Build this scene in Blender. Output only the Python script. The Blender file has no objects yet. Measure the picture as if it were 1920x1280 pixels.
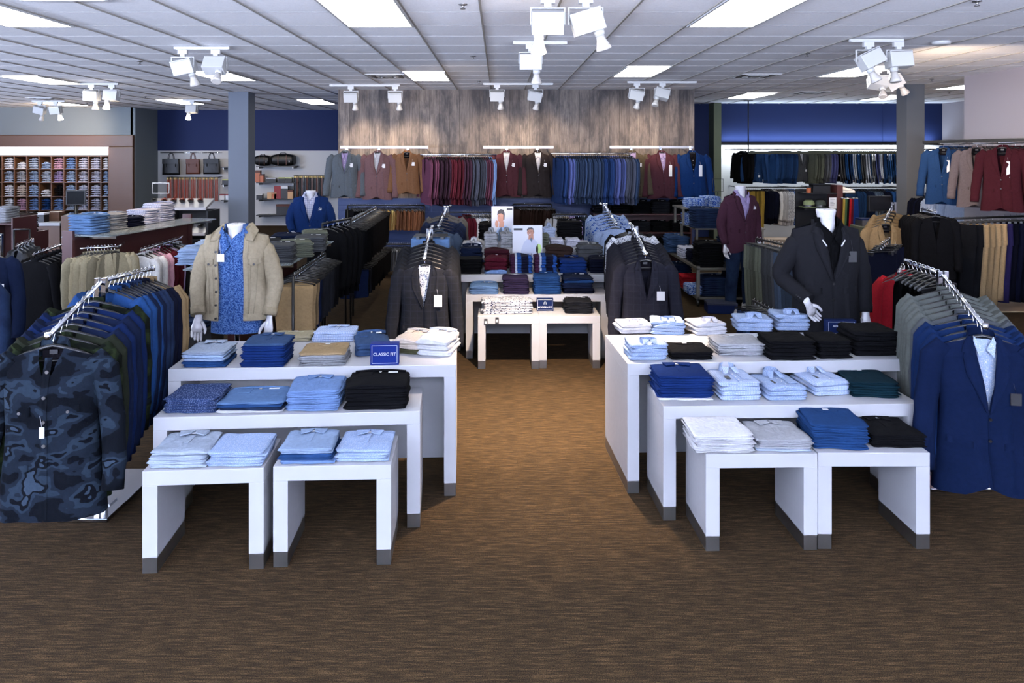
import bpy, bmesh, math, random
from mathutils import Vector, Matrix, noise
S = bpy.context.scene
COL = S.collection
PI = math.pi
rnd = random.Random(11)

# ------------------------------------------------------------------ camera, world, exposure
F, CH, VX, VY = 1350.0, 2.0, 936.0, 285.0        # focal length in px of 1920, eye height, vanishing point
cd = bpy.data.cameras.new('camera'); cam = bpy.data.objects.new('camera', cd); COL.objects.link(cam)
cam.location = (0, 0, CH); cam.rotation_euler = (PI/2, 0, 0)
cd.sensor_width = 36; cd.lens = F/1920*36
cd.shift_x = (960-VX)/1920; cd.shift_y = -(640-VY)/1920
cd.clip_end = 100
S.camera = cam
S.view_settings.view_transform = 'Standard'; S.view_settings.look = 'None'
S.view_settings.gamma = 1; S.view_settings.use_curve_mapping = False
S.view_settings.exposure = 0.30
w = bpy.data.worlds.new('world'); S.world = w; w.use_nodes = True
w.node_tree.nodes['Background'].inputs[0].default_value = (.55, .68, 1, 1)
w.node_tree.nodes['Background'].inputs[1].default_value = .3
PANEL_E = 14.0
def arealight(name, loc, rot, sx, sy, e, col):
    l = bpy.data.lights.new(name, 'AREA'); l.shape = 'RECTANGLE'; l.size = sx; l.size_y = sy; l.energy = e; l.color = col
    o = bpy.data.objects.new(name, l); COL.objects.link(o); o.location = loc; o.rotation_euler = rot
    return o
# daylight coming in through the shop front behind the camera
arealight('daylight', (-3.0, -3.9, 1.75), (PI/2, 0, 0), 11, 2.4, 200, (.50, .62, 1.0))
arealight('ceiling_fill_front', (-2.0, -3.85, 1.5), (PI/2+1.49, 0, 0), 16, 2.2, 14500, (.68, .76, 1.0))  # added fill lamp aimed upward, there to brighten the ceiling
# added fill lamp on the unseen left side, aimed up to brighten the ceiling
arealight('ceiling_fill_left', (-15.7, 3.5, 1.6), (0, -PI/2-1.35, 0), 2.4, 13, 8500, (.62, .72, 1.0))

def P(x, y, Y): return ((x-VX)*Y/F, Y, CH-(y-VY)*Y/F)
def G(x, y, Z=0.0):
    Y = F*(CH-Z)/(y-VY); return ((x-VX)*Y/F, Y, Z)

# ------------------------------------------------------------------ mesh builder
def lin(c): return tuple(((v/255)/12.92 if v/255 <= .04045 else ((v/255+.055)/1.055)**2.4) for v in c)
def sp(v, e): return math.copysign(abs(v)**e, v)
def tab(T, t):
    if t <= T[0][0]: return T[0][1]
    for (a, p), (b, q) in zip(T, T[1:]):
        if t <= b:
            u = (t-a)/(b-a); u = u*u*(3-2*u)*.5+u*.5
            return p+(q-p)*u
    return T[-1][1]
class MB:
    def __init__(s): s.v = []; s.f = []; s.mi = []; s.m = 0; s.sm = []; s.smooth = False
    def face(s, f): s.f.append(tuple(f)); s.mi.append(s.m); s.sm.append(s.smooth)
    def box(s, x0, x1, y0, y1, z0, z1):
        b = len(s.v)
        s.v += [(x, y, z) for z in (z0, z1) for y in (y0, y1) for x in (x0, x1)]
        for f in ((0,2,3,1),(4,5,7,6),(0,1,5,4),(2,6,7,3),(0,4,6,2),(1,3,7,5)): s.face(b+i for i in f)
        return s
    def obox(s, c, size, M):
        b = len(s.v); c = Vector(c)
        for z in (-.5, .5):
            for y in (-.5, .5):
                for x in (-.5, .5): s.v.append(tuple(c+M @ Vector((x*size[0], y*size[1], z*size[2]))))
        for f in ((0,2,3,1),(4,5,7,6),(0,1,5,4),(2,6,7,3),(0,4,6,2),(1,3,7,5)): s.face(b+i for i in f)
        return s
    def grid(s, fn, nu, nv, closeu=False, flip=False):
        b = len(s.v); cu = nu if closeu else nu+1
        for j in range(nv+1):
            for i in range(cu): s.v.append(tuple(fn(i/nu, j/nv)))
        sm = s.smooth; s.smooth = True
        for j in range(nv):
            for i in range(nu):
                q = (b+j*cu+i, b+j*cu+(i+1) % cu, b+(j+1)*cu+(i+1) % cu, b+(j+1)*cu+i)
                s.face(q[::-1] if flip else q)
        s.smooth = sm
        return b, cu
    def tube(s, path, rad, n=8, caps=True, sq=1.0, up=None, round_end=False):
        path = [Vector(p) for p in path]
        if not hasattr(rad, '__len__'): rad = [rad]*len(path)
        rad = list(rad)
        if round_end:
            d = (path[-1]-path[-2]).normalized(); r = rad[-1]
            path.append(path[-1]+d*r*.7); rad.append(r*.6)
            path.append(path[-2]+d*r*1.0 if False else path[-1]+d*r*.25); rad.append(r*.1)
        b = len(s.v); rings = []
        ref = Vector(up) if up else None
        for i, p in enumerate(path):
            d = (path[min(i+1, len(path)-1)]-path[max(i-1, 0)])
            d = d.normalized() if d.length > 1e-9 else Vector((0, 0, 1))
            r0 = ref if ref else (Vector((0, 1, 0)) if abs(d.y) < .9 else Vector((1, 0, 0)))
            u = (r0-d*r0.dot(d)).normalized(); v = d.cross(u)
            ring = []
            for k in range(n):
                a = 2*PI*k/n
                ring.append(len(s.v)); s.v.append(tuple(p+(u*math.cos(a)*sq+v*math.sin(a))*rad[i]))
            rings.append(ring)
        sm = s.smooth; s.smooth = True
        for A, B in zip(rings, rings[1:]):
            for k in range(n): s.face((A[k], A[(k+1) % n], B[(k+1) % n], B[k]))
        s.smooth = sm
        if caps: s.face(rings[0][::-1]); s.face(rings[-1])
        return s
    def lathe(s, prof, n=16, c=(0, 0, 0), caps=True, sy=1.0):
        b = len(s.v)
        for r, z in prof:
            for k in range(n):
                a = 2*PI*k/n; s.v.append((c[0]+r*math.cos(a), c[1]+sy*r*math.sin(a), c[2]+z))
        sm = s.smooth; s.smooth = True
        for j in range(len(prof)-1):
            for k in range(n): s.face((b+j*n+k, b+j*n+(k+1) % n, b+(j+1)*n+(k+1) % n, b+(j+1)*n+k))
        s.smooth = sm
        if caps:
            s.face([b+k for k in range(n)][::-1]); s.face([b+(len(prof)-1)*n+k for k in range(n)])
        return s
    def poly(s, pts, y, th=.001):            # flat shape in XZ facing -Y
        b = len(s.v); n = len(pts)
        s.v += [(x, y, z) for x, z in pts]+[(x, y+th, z) for x, z in pts]
        s.face(range(b, b+n)); s.face(range(b+2*n-1, b+n-1, -1))
        for i in range(n): s.face((b+i, b+n+i, b+n+(i+1) % n, b+(i+1) % n))
        return s
    def disc(s, c, r, y, th=.002, n=12, ry=None):
        return s.poly([(c[0]+r*math.cos(2*PI*k/n), c[1]+(ry or r)*math.sin(2*PI*k/n)) for k in range(n)], y, th)
    def mesh(s, name, mats, bevel=0, xf=None):
        me = bpy.data.meshes.new(name)
        me.from_pydata([tuple(x) for x in s.v], [], s.f)
        for m in (mats if isinstance(mats, (list, tuple)) else [mats]): me.materials.append(m)
        for p, mi, sm in zip(me.polygons, s.mi, s.sm): p.material_index = mi; p.use_smooth = sm
        if bevel or xf:
            bm = bmesh.new(); bm.from_mesh(me)
            if xf: bmesh.ops.transform(bm, matrix=xf, verts=bm.verts)
            if bevel:
                bmesh.ops.bevel(bm, geom=[e for e in bm.edges if len(e.link_faces) == 2 and e.calc_face_angle(0) > .6], offset=bevel, segments=2, profile=.6, affect='EDGES')
            bm.to_mesh(me); bm.free()
        me.update(); return me

# ------------------------------------------------------------------ object system
class N:
    """a node: name, mesh (or None), kids, local transform; placed as often as wanted sharing its mesh"""
    def __init__(s, name, me=None, kids=(), loc=(0,0,0), rot=(0,0,0), label=None, light=None):
        s.name, s.me, s.kids, s.loc, s.rot, s.label, s.light = name, me, list(kids), loc, rot, label, light
def _mk(n, parent, color, tint):
    o = bpy.data.objects.new(n.name, n.light if n.light else n.me); COL.objects.link(o)
    o.location = n.loc; o.rotation_euler = n.rot; o.parent = parent
    c = (tint or {}).get(n.name, color)
    if c: o.color = (*lin(c), 1)
    if n.label: o['label'] = n.label
    for k in n.kids: _mk(k, o, color, tint)
    return o
def place(n, loc, rot=0, label='', cat='', group=None, color=None, scale=None, tint=None, kind=None):
    o = _mk(n, None, color, tint)
    o.location = loc; o.rotation_euler = rot if hasattr(rot, '__len__') else (0, 0, rot)
    if scale: o.scale = scale
    if label:
        for a_, b_ in ((' of the group',''),(' of the pile',''),(' in the picture',''),(' from bottom in',' up in'),(' folded tee,',' tee,'),(' folded jeans,',' jeans,'),('folded trousers','trousers'),(' from the left',' from left'),(' from the front',' from front'),(' the ',' '),(' on ',' ')):
            if len(label.split()) <= 16: break
            label = label.replace(a_, b_)
        if len(label.split()) > 16: print('LONG', len(label.split()), label)
        o['label'] = label; o['category'] = cat
    if group: o['group'] = group
    if kind: o['kind'] = kind
    return o
def struct(name, mb, mat, bevel=0):
    o = bpy.data.objects.new(name, mb.mesh(name, mat, bevel)); COL.objects.link(o); o['kind'] = 'structure'; return o
ONES = ['', 'first','second','third','fourth','fifth','sixth','seventh','eighth','ninth','tenth','eleventh','twelfth','thirteenth','fourteenth','fifteenth','sixteenth','seventeenth','eighteenth','nineteenth']
def nth(n):
    if n < 20: return ONES[n]
    t = {2:('twentieth','twenty'),3:('thirtieth','thirty'),4:('fortieth','forty'),5:('fiftieth','fifty')}[n//10]
    return t[0] if n % 10 == 0 else t[1]+'-'+ONES[n % 10]

# ------------------------------------------------------------------ materials
def newmat(name):
    m = bpy.data.materials.new(name); m.use_nodes = True; nt = m.node_tree
    return m, nt, nt.nodes['Principled BSDF']
def nd(nt, t, **kw):
    n = nt.nodes.new(t)
    for k, v in kw.items():
        if k in n.inputs: n.inputs[k].default_value = v
        else: setattr(n, k, v)
    return n
def coords(nt, scale=(1,1,1), rot=(0,0,0), kind='Object'):
    tc = nd(nt, 'ShaderNodeTexCoord'); mp = nd(nt, 'ShaderNodeMapping'); mp.inputs['Scale'].default_value = scale; mp.inputs['Rotation'].default_value = rot
    nt.links.new(tc.outputs[kind], mp.inputs[0]); return mp.outputs[0]
def ramp(nt, fac, stops, const=False):
    r = nd(nt, 'ShaderNodeValToRGB'); e = r.color_ramp.elements
    if const: r.color_ramp.interpolation = 'CONSTANT'
    while len(e) < len(stops): e.new(.5)
    for el, (p, c) in zip(e, stops): el.position = p; el.color = (*lin(c), 1)
    nt.links.new(fac, r.inputs[0]); return r.outputs[0]
def plain(name, c, rough=.5, metal=0, bump=0, bs=40, spec=.5, coat=0):
    m, nt, b = newmat(name)
    kf = .52 if min(c) > 170 and metal < .5 else .78
    b.inputs['Base Color'].default_value = (*[v*kf for v in lin(c)], 1); b.inputs['Roughness'].default_value = rough; b.inputs['Metallic'].default_value = metal
    b.inputs['Specular IOR Level'].default_value = spec; b.inputs['Coat Weight'].default_value = coat
    co = coords(nt)
    nz = nd(nt, 'ShaderNodeTexNoise', Scale=bs, Detail=3.0); nt.links.new(co, nz.inputs[0])
    mr = nd(nt, 'ShaderNodeMapRange'); mr.inputs[3].default_value = max(0, rough-.06); mr.inputs[4].default_value = min(1, rough+.06)
    nt.links.new(nz.outputs[0], mr.inputs[0]); nt.links.new(mr.outputs[0], b.inputs['Roughness'])
    if bump:
        bp = nd(nt, 'ShaderNodeBump', Strength=bump, Distance=.01); nt.links.new(nz.outputs[0], bp.inputs['Height']); nt.links.new(bp.outputs[0], b.inputs['Normal'])
    return m
def emis(name, c, e):
    m, nt, b = newmat(name); b.inputs['Base Color'].default_value = (.8,.8,.8,1)
    b.inputs['Emission Color'].default_value = (*c, 1); b.inputs['Emission Strength'].default_value = e; return m
def fabric(name, pat=None, c=None, c2=None, scale=1.0, rough=.9, wr=.35, wrs=9):
    m, nt, b = newmat(name); L = nt.links.new
    b.inputs['Roughness'].default_value = rough; b.inputs['Specular IOR Level'].default_value = .05
    co = coords(nt)
    if c is None: base = nd(nt, 'ShaderNodeObjectInfo').outputs['Color']
    else:
        rgb = nd(nt, 'ShaderNodeRGB'); rgb.outputs[0].default_value = (*lin(c), 1); base = rgb.outputs[0]
    def mix(f, a, bb, mode='MIX'):
        mx = nd(nt, 'ShaderNodeMix', data_type='RGBA', blend_type=mode)
        if hasattr(f, 'links'): L(f, mx.inputs[0])
        else: mx.inputs[0].default_value = f
        for s_, i in ((a, 6), (bb, 7)):
            if hasattr(s_, 'links'): L(s_, mx.inputs[i])
            else: mx.inputs[i].default_value = (*lin(s_), 1)
        return mx.outputs[2]
    n1 = nd(nt, 'ShaderNodeTexNoise', Scale=55*scale, Detail=4.0, Roughness=.7); L(co, n1.inputs[0])
    if pat == 'denim':
        n0 = nd(nt, 'ShaderNodeTexNoise', Scale=7*scale, Detail=3.0); L(co, n0.inputs[0])
        base = mix(ramp(nt, n0.outputs[0], [(.35, (0,0,0)), (.75, (120,120,120))]), base, c2 or (150,170,200))
    elif pat == 'dots':
        vo = nd(nt, 'ShaderNodeTexVoronoi', Scale=75*scale); L(co, vo.inputs[0])
        base = mix(ramp(nt, vo.outputs['Distance'], [(.0, (255,255,255)), (.36, (0,0,0))], True), base, c2 or (30,40,80))
    elif pat == 'paisley':
        wv = nd(nt, 'ShaderNodeTexVoronoi', Scale=34*scale, feature='DISTANCE_TO_EDGE'); 
        nz = nd(nt, 'ShaderNodeTexNoise', Scale=14*scale, Detail=2.0); L(co, nz.inputs[0])
        mx = nd(nt, 'ShaderNodeVectorMath', operation='MULTIPLY_ADD'); L(nz.outputs[1], mx.inputs[0]); mx.inputs[1].default_value = (.12,.12,.12); L(co, mx.inputs[2]); L(mx.outputs[0], wv.inputs[0])
        base = mix(ramp(nt, wv.outputs[0], [(.0, (255,255,255)), (.1, (0,0,0))], True), base, c2)
    elif pat == 'camo':
        nz = nd(nt, 'ShaderNodeTexNoise', Scale=8*scale, Detail=2.2, Roughness=.45, Distortion=.25); L(coords(nt, (1,.6,1.5)), nz.inputs[0])
        base = ramp(nt, nz.outputs[0], [(0, c2[0]), (.44, c2[1]), (.53, c2[2]), (.60, c2[0]), (.66, c2[3])], True)
    elif pat == 'check':
        vo = nd(nt, 'ShaderNodeTexBrick', Scale=16*scale, offset=0.0); vo.inputs['Mortar Size'].default_value = .035; vo.inputs['Brick Width'].default_value = .55; vo.inputs['Row Height'].default_value = .55
        L(coords(nt, rot=(PI/2,0,0)), vo.inputs[0]); base = mix(vo.outputs['Fac'], base, c2)
    elif pat == 'stripe':
        wv = nd(nt, 'ShaderNodeTexWave', Scale=28*scale, bands_direction='X'); L(co, wv.inputs[0])
        base = mix(ramp(nt, wv.outputs[0], [(.55, (0,0,0)), (.7, (200,200,200))]), base, c2)
    elif pat == 'knit':
        sx = nd(nt, 'ShaderNodeSeparateXYZ'); L(co, sx.inputs[0]); mr = nd(nt, 'ShaderNodeMapRange'); mr.inputs[1].default_value = -.14; mr.inputs[2].default_value = .14; L(sx.outputs[0], mr.inputs[0])
        base = ramp(nt, mr.outputs[0], [(0,c2[0]),(.22,(205,215,230)),(.31,c2[1]),(.5,c2[2]),(.82,c2[1])], True)
    var = mix(1.0, base, ramp(nt, n1.outputs[0], [(.2, (214,214,214)), (.8, (255,255,255))]), 'MULTIPLY')
    dim = nd(nt, 'ShaderNodeMix', data_type='RGBA', blend_type='MULTIPLY'); dim.inputs[0].default_value = 1; dim.inputs[7].default_value = (.50,.50,.50,1); L(var, dim.inputs[6]); L(dim.outputs[2], b.inputs['Base Color'])
    n2 = nd(nt, 'ShaderNodeTexNoise', Scale=wrs, Detail=3.0, Distortion=.4); L(co, n2.inputs[0])
    b1 = nd(nt, 'ShaderNodeBump', Strength=wr, Distance=.03); L(n2.outputs[0], b1.inputs['Height'])
    n3 = nd(nt, 'ShaderNodeTexNoise', Scale=420, Detail=1.0); L(co, n3.inputs[0])
    b2 = nd(nt, 'ShaderNodeBump', Strength=.12, Distance=.002); L(n3.outputs[0], b2.inputs['Height']); L(b1.outputs[0], b2.inputs['Normal']); L(b2.outputs[0], b.inputs['Normal'])
    return m
M = {}
M['cloth'] = fabric('woven_cloth'); M['soft'] = fabric('knit_cloth', wr=.5, wrs=14)
M['denim'] = fabric('denim_cloth', 'denim', c2=(90,120,165))
M['dots'] = fabric('dotted_cloth', 'dots', c=(225,228,235))
M['dots_blue'] = fabric('blue_dotted_cloth', 'dots', c=(160,182,220), c2=(196,208,232), scale=2.2)
M['dots_pale'] = fabric('pale_dotted_cloth', 'dots', c=(176,194,226), c2=(220,226,238), scale=1.6)
M['fleck'] = fabric('flecked_cloth', 'dots', c=(48,66,110), c2=(120,135,170), scale=1.6)
M['paisley'] = fabric('paisley_cloth', 'paisley', c=(40,74,136), c2=(100,134,188), scale=1.5)
M['wave'] = fabric('wave_print_cloth', 'paisley', c=(40,90,180), c2=(190,210,240), scale=.8)
M['camo'] = fabric('camouflage_cloth', 'camo', c2=[(14,18,26),(30,38,50),(44,56,70),(58,72,88)])
M['camo_green'] = fabric('green_camouflage_cloth', 'camo', c2=[(14,18,14),(30,38,24),(44,54,32),(20,28,34)])
M['check'] = fabric('checked_shirting', 'check', c=(222,222,236), c2=(120,130,180), scale=1.3)
M['pane'] = fabric('windowpane_suiting', 'check', c2=(42,43,52), scale=.6)
M['stripe'] = fabric('striped_shirting', 'stripe', c=(176,198,240), c2=(240,244,252))
M['knitA'] = fabric('navy_striped_knit', 'knit', c2=[(66,34,62),(40,80,150),(18,20,42)])
M['white_shirt'] = fabric('white_shirting', c=(225,225,232)); M['lilac'] = fabric('lilac_shirting', c=(176,160,205)); M['black_shirt'] = fabric('black_shirting', c=(12,12,14))
M['lining'] = fabric('dark_lining', c=(22,20,26))
M['laminate'] = plain('white_laminate', (194,194,198), .38)
M['steel'] = plain('brushed_steel', (158,156,154), .36, 1.0, .02, 200)
M['chrome'] = plain('chrome', (215,217,222), .10, 1.0)
M['black_metal'] = plain('black_metal', (20,20,22), .4, .3)
M['black_plastic'] = plain('black_plastic', (14,14,16), .35)
M['white_paint'] = plain('white_painted_metal', (232,232,230), .4)
M['tag'] = plain('white_card', (235,235,238), .6); M['tag_black'] = plain('black_card', (22,22,26), .5)
M['mannequin'] = plain('white_gloss_fibreglass', (232,230,234), .28, 0, 0, 40, .5, .2)
M['sign_blue'] = plain('blue_sign_card', (10,30,96), .6, 0, 0, 40, .1); M['sign_navy'] = plain('navy_sign_card', (9,24,62), .6, 0, 0, 40, .1)
M['mahogany'] = plain('mahogany_veneer', (66,30,28), .4); M['walnut'] = plain('walnut_veneer', (90,58,34), .45)
M['leather_tan'] = plain('tan_leather', (124,46,20), .3, 0, .1, 60, .2); M['leather_black'] = plain('black_leather', (9,9,10), .35, 0, .15, 60, .2)
M['leather_brown'] = plain('brown_leather', (82,44,30), .4, 0, .15, 60, .2)
M['brass'] = plain('brass', (140,120,76), .4, 1.0)
M['rubber'] = plain('white_rubber', (225,222,215), .6)
def glassmat():
    m, nt, b = newmat('shelf_glass'); b.inputs['Base Color'].default_value = (.55,.62,.64,1); b.inputs['Roughness'].default_value = .08; b.inputs['Transmission Weight'].default_value = .75; b.inputs['IOR'].default_value = 1.3
    return m
M['glass'] = glassmat()
def carpet():
    m, nt, b = newmat('streaked_carpet'); L = nt.links.new
    n1 = nd(nt, 'ShaderNodeTexNoise', Scale=1.0, Detail=5.0, Roughness=.75); L(coords(nt, (8, 95, 1)), n1.inputs[0])
    n2 = nd(nt, 'ShaderNodeTexNoise', Scale=1.0, Detail=3.0, Roughness=.7); L(coords(nt, (240, 330, 1)), n2.inputs[0])
    c1 = ramp(nt, n1.outputs[0], [(.32, (34,26,18)), (.5, (57,45,31)), (.68, (94,75,52))])
    c2 = ramp(nt, n2.outputs[0], [(.38, (84,78,74)), (.62, (255,250,240))])
    mx = nd(nt, 'ShaderNodeMix', data_type='RGBA', blend_type='MULTIPLY'); mx.inputs[0].default_value = 1; L(c1, mx.inputs[6]); L(c2, mx.inputs[7]); L(mx.outputs[2], b.inputs['Base Color'])
    b.inputs['Roughness'].default_value = .95; b.inputs['Specular IOR Level'].default_value = .08
    bp = nd(nt, 'ShaderNodeBump', Strength=.5, Distance=.004); L(n2.outputs[0], bp.inputs['Height']); L(bp.outputs[0], b.inputs['Normal'])
    return m
M['carpet'] = carpet()
def woodwall():
    m, nt, b = newmat('weathered_plank_wall'); L = nt.links.new
    br = nd(nt, 'ShaderNodeTexNoise', Scale=1.0, Detail=6.0, Roughness=.7, Distortion=.25); L(coords(nt, (4.5, 1, 1.3)), br.inputs[0])
    n2 = nd(nt, 'ShaderNodeTexNoise', Scale=1.0, Detail=4.0, Roughness=.8); L(coords(nt, (60, 1, 2.2)), n2.inputs[0])
    sx = nd(nt, 'ShaderNodeSeparateXYZ'); L(coords(nt), sx.inputs[0])
    fl = nd(nt, 'ShaderNodeMath', operation='MULTIPLY'); L(sx.outputs[0], fl.inputs[0]); fl.inputs[1].default_value = 5.5
    f2 = nd(nt, 'ShaderNodeMath', operation='FLOOR'); L(fl.outputs[0], f2.inputs[0])
    wn = nd(nt, 'ShaderNodeTexWhiteNoise', noise_dimensions='1D'); L(f2.outputs[0], wn.inputs['W'])
    c = ramp(nt, br.outputs[0], [(.28, (44,42,44)), (.44, (90,84,82)), (.54, (122,113,106)), (.72, (150,140,130))])
    c2 = ramp(nt, n2.outputs[0], [(.3, (165,160,155)), (.7, (255,255,255))])
    fr_ = nd(nt, 'ShaderNodeMath', operation='FRACT'); L(fl.outputs[0], fr_.inputs[0])
    gr = ramp(nt, fr_.outputs[0], [(0,(196,192,188)),(.05,(255,255,255))], True)
    c3 = ramp(nt, wn.outputs[0], [(0, (205,200,200)), (1, (255,252,250))])
    mx = nd(nt, 'ShaderNodeMix', data_type='RGBA', blend_type='MULTIPLY'); mx.inputs[0].default_value = 1; L(c, mx.inputs[6]); L(c2, mx.inputs[7])
    my = nd(nt, 'ShaderNodeMix', data_type='RGBA', blend_type='MULTIPLY'); my.inputs[0].default_value = 1; L(mx.outputs[2], my.inputs[6]); L(c3, my.inputs[7]); mz = nd(nt, 'ShaderNodeMix', data_type='RGBA', blend_type='MULTIPLY'); mz.inputs[0].default_value = 1; L(my.outputs[2], mz.inputs[6]); L(gr, mz.inputs[7]); L(mz.outputs[2], b.inputs['Base Color'])
    b.inputs['Roughness'].default_value = .7
    bp = nd(nt, 'ShaderNodeBump', Strength=.3, Distance=.01); L(n2.outputs[0], bp.inputs['Height']); L(bp.outputs[0], b.inputs['Normal'])
    return m
M['woodwall'] = woodwall()
def ceilmat():
    m, nt, b = newmat('mineral_ceiling_tile'); L = nt.links.new
    n1 = nd(nt, 'ShaderNodeTexNoise', Scale=60, Detail=5.0, Roughness=.8); L(coords(nt), n1.inputs[0])
    n0 = nd(nt, 'ShaderNodeTexNoise', Scale=.5, Detail=2.0); L(coords(nt), n0.inputs[0])
    c = ramp(nt, n1.outputs[0], [(.3, (222,222,224)), (.6, (238,238,240))])
    c0 = ramp(nt, n0.outputs[0], [(.3, (244,244,244)), (.6, (255,255,255))])
    mx = nd(nt, 'ShaderNodeMix', data_type='RGBA', blend_type='MULTIPLY'); mx.inputs[0].default_value = 1; L(c, mx.inputs[6]); L(c0, mx.inputs[7]); L(mx.outputs[2], b.inputs['Base Color'])
    b.inputs['Roughness'].default_value = .9
    bp = nd(nt, 'ShaderNodeBump', Strength=.2, Distance=.004); L(n1.outputs[0], bp.inputs['Height']); L(bp.outputs[0], b.inputs['Normal'])
    return m
M['ceil'] = ceilmat()
def brushed_wall(name, c): return plain(name, c, .75, 0, .03, 90, .25)
M['navy_wall'] = brushed_wall('navy_wall_paint', (22,37,80)); M['grey_wall'] = brushed_wall('grey_green_wall_paint', (118,126,130)); M['lilac_wall'] = brushed_wall('pale_lilac_wall_paint', (186,178,184))
M['white_wall'] = brushed_wall('white_wall_panel', (222,224,226)); M['pillar'] = brushed_wall('grey_pillar_paint', (104,112,124)); M['pillar_dark'] = brushed_wall('dark_grey_pillar_paint', (92,94,98))
M['olive_wall'] = brushed_wall('olive_wall_paint', (104,112,92))
M['walkway'] = plain('wood_walkway', (150,128,108), .4, 0, .05, 12)
M['panel_light'] = emis('lit_diffuser', (1.0, 1.0, .94), PANEL_E)
M['bulb_on'] = emis('lit_bulb', (1.0, .82, .62), 25.0); M['bulb_off'] = plain('frosted_bulb', (232,226,218), .3)
M['strip_light'] = emis('lit_shelf_panel', (1.0, .86, .88), 1.5)

# ------------------------------------------------------------------ room shell
CZ = 3.14
b = MB(); b.box(-16, 10.5, -4.2, 20.5, -.1, 0); struct('floor', b, M['carpet'])
b = MB(); b.box(5.3, 10.3, 9.03, 16.85, 0, .006); struct('trim_1', b, M['walkway'])
b = MB(); b.box(5.3, 10.3, 8.99, 9.03, 0, .009); struct('trim_2', b, plain('walkway_edge', (190,172,140), .4))
# ceiling: tiles with a T-bar grid
b = MB(); b.box(-16, 10.5, -4.2, 20.5, CZ, CZ+.1)
ceil = struct('ceiling', b, M['ceil'])
TG = .61
lanes = [-.148+TG*k for k in range(-25, 17)]; rows_ = [5.874+TG*k for k in range(-16, 24)]
b = MB()
for x in lanes: b.box(x-.009, x+.009, -4.1, 20.4, CZ-.008, CZ)
g1 = bpy.data.objects.new('main_runner', b.mesh('main_runner', plain('runner_paint', (160,155,146), .5))); COL.objects.link(g1); g1.parent = ceil  # main runners coloured darker to give their shaded look
b = MB()
for y in rows_: b.box(-15.9, 10.4, y-.007, y+.007, CZ-.0015, CZ)
g2 = bpy.data.objects.new('cross_runner', b.mesh('cross_runner', plain('cross_runner_paint', (246,246,248), .4))); COL.objects.link(g2); g2.parent = ceil  # cross runners coloured whiter, the light they catch put into the colour
# walls
WY = 13.1
b = MB(); b.box(-2.93, 3.55, WY, WY+.12, 1.16, CZ); struct('wall_back_center', b, M['woodwall'])
b = MB(); b.box(-2.93, 3.55, WY, WY+.12, 0, 1.16)
for k in range(11): b.box(-2.93, 3.55, WY-.012, WY, .04+k*.1, .115+k*.1)
struct('wall_back_lower', b, plain('navy_slat_panel', (30,54,104), .5))
b = MB(); b.box(-2.93, -2.85, WY+.12, 19.6, 0, CZ); b.box(3.47, 3.55, WY+.12, 17.2, 0, CZ); struct('wall_back_returns', b, M['navy_wall'])
b = MB(); b.box(-9.3, -2.85, 19.6, 19.75, 2.04, CZ); struct('wall_back_left', b, M['navy_wall'])
b = MB(); b.box(-9.3, -2.85, 19.62, 19.75, 0, 2.04); struct('wall_back_left_lower', b, M['white_wall'])
b = MB(); b.box(-16, -9.36, 18.4, 18.6, 2.44, CZ); b.box(-9.42, -9.3, 18.4, 19.75, 0, CZ); struct('wall_left_bulkhead', b, M['grey_wall'])
b = MB(); b.box(-16, -9.42, 18.75, 18.9, 0, 2.5); struct('wall_left_lower', b, M['grey_wall'])
b = MB(); b.box(5.12, 10.4, 16.9, 17.05, 2.2, CZ); b.box(9.0, 9.01, 16.89, 16.9, 2.2, CZ); struct('wall_back_right', b, M['navy_wall'])
b = MB(); b.box(5.12, 10.4, 16.92, 17.05, 0, 2.2); struct('wall_back_right_lower', b, M['white_wall'])
b = MB(); b.box(4.95, 5.12, 16.6, 17.2, 0, CZ); struct('wall_fin', b, M['olive_wall'])
b = MB(); b.box(3.55, 4.95, 17.0, 17.2, 0, CZ); struct('wall_back_gap', b, M['navy_wall'])
b = MB(); b.box(5.12, 10.4, 16.86, 16.92, 2.16, 2.22); struct('trim_3', b, M['black_metal'])
b = MB(); b.box(7.0, 7.15, -4.2, 10.84, 0, CZ); struct('wall_right', b, M['lilac_wall'])
b = MB(); b.box(10.4, 10.5, 10.84, 17.05, 0, CZ); b.box(7.15, 10.4, 10.74, 10.84, 0, CZ); struct('wall_far_right', b, M['lilac_wall'])
b = MB(); b.box(-16.1, -16, -4.2, -3.2, 0, CZ); b.box(-16.1, -16, 10.2, 18.9, 0, CZ); b.box(-16.1, -16, -3.2, 10.2, 0, .35); b.box(-16.1, -16, -3.2, 10.2, 2.95, CZ)
for y in (-.1, 3.4, 6.9): b.box(-16.1, -16, y, y+.12, .35, 2.95)
struct('wall_left', b, M['grey_wall'])
b = MB(); b.box(-16, 7.15, -4.3, -4.2, 0, .45); b.box(-16, 7.15, -4.3, -4.2, 3.0, CZ)
for x in (-16, -10.2, -7.6, -1.6, 1.7, 6.9): b.box(x, x+.25, -4.3, -4.2, .45, 3.0)
struct('wall_front', b, M['grey_wall'])
def pillar(x0, x1, y0, y1, m, lab):
    b = MB(); b.box(x0, x1, y0, y1, 0, CZ); n = N('pillar', b.mesh('pillar', m, .004))
    place(n, (0,0,0), 0, lab, 'pillar')
pillar(-5.12, -4.74, 13.6, 13.98, M['pillar'], 'square grey pillar in front of the navy wall, left half of the shop')
pillar(6.85, 7.15, 12.1, 12.42, M['pillar_dark'], 'square dark grey pillar in front of the blue wall on the right')

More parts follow.
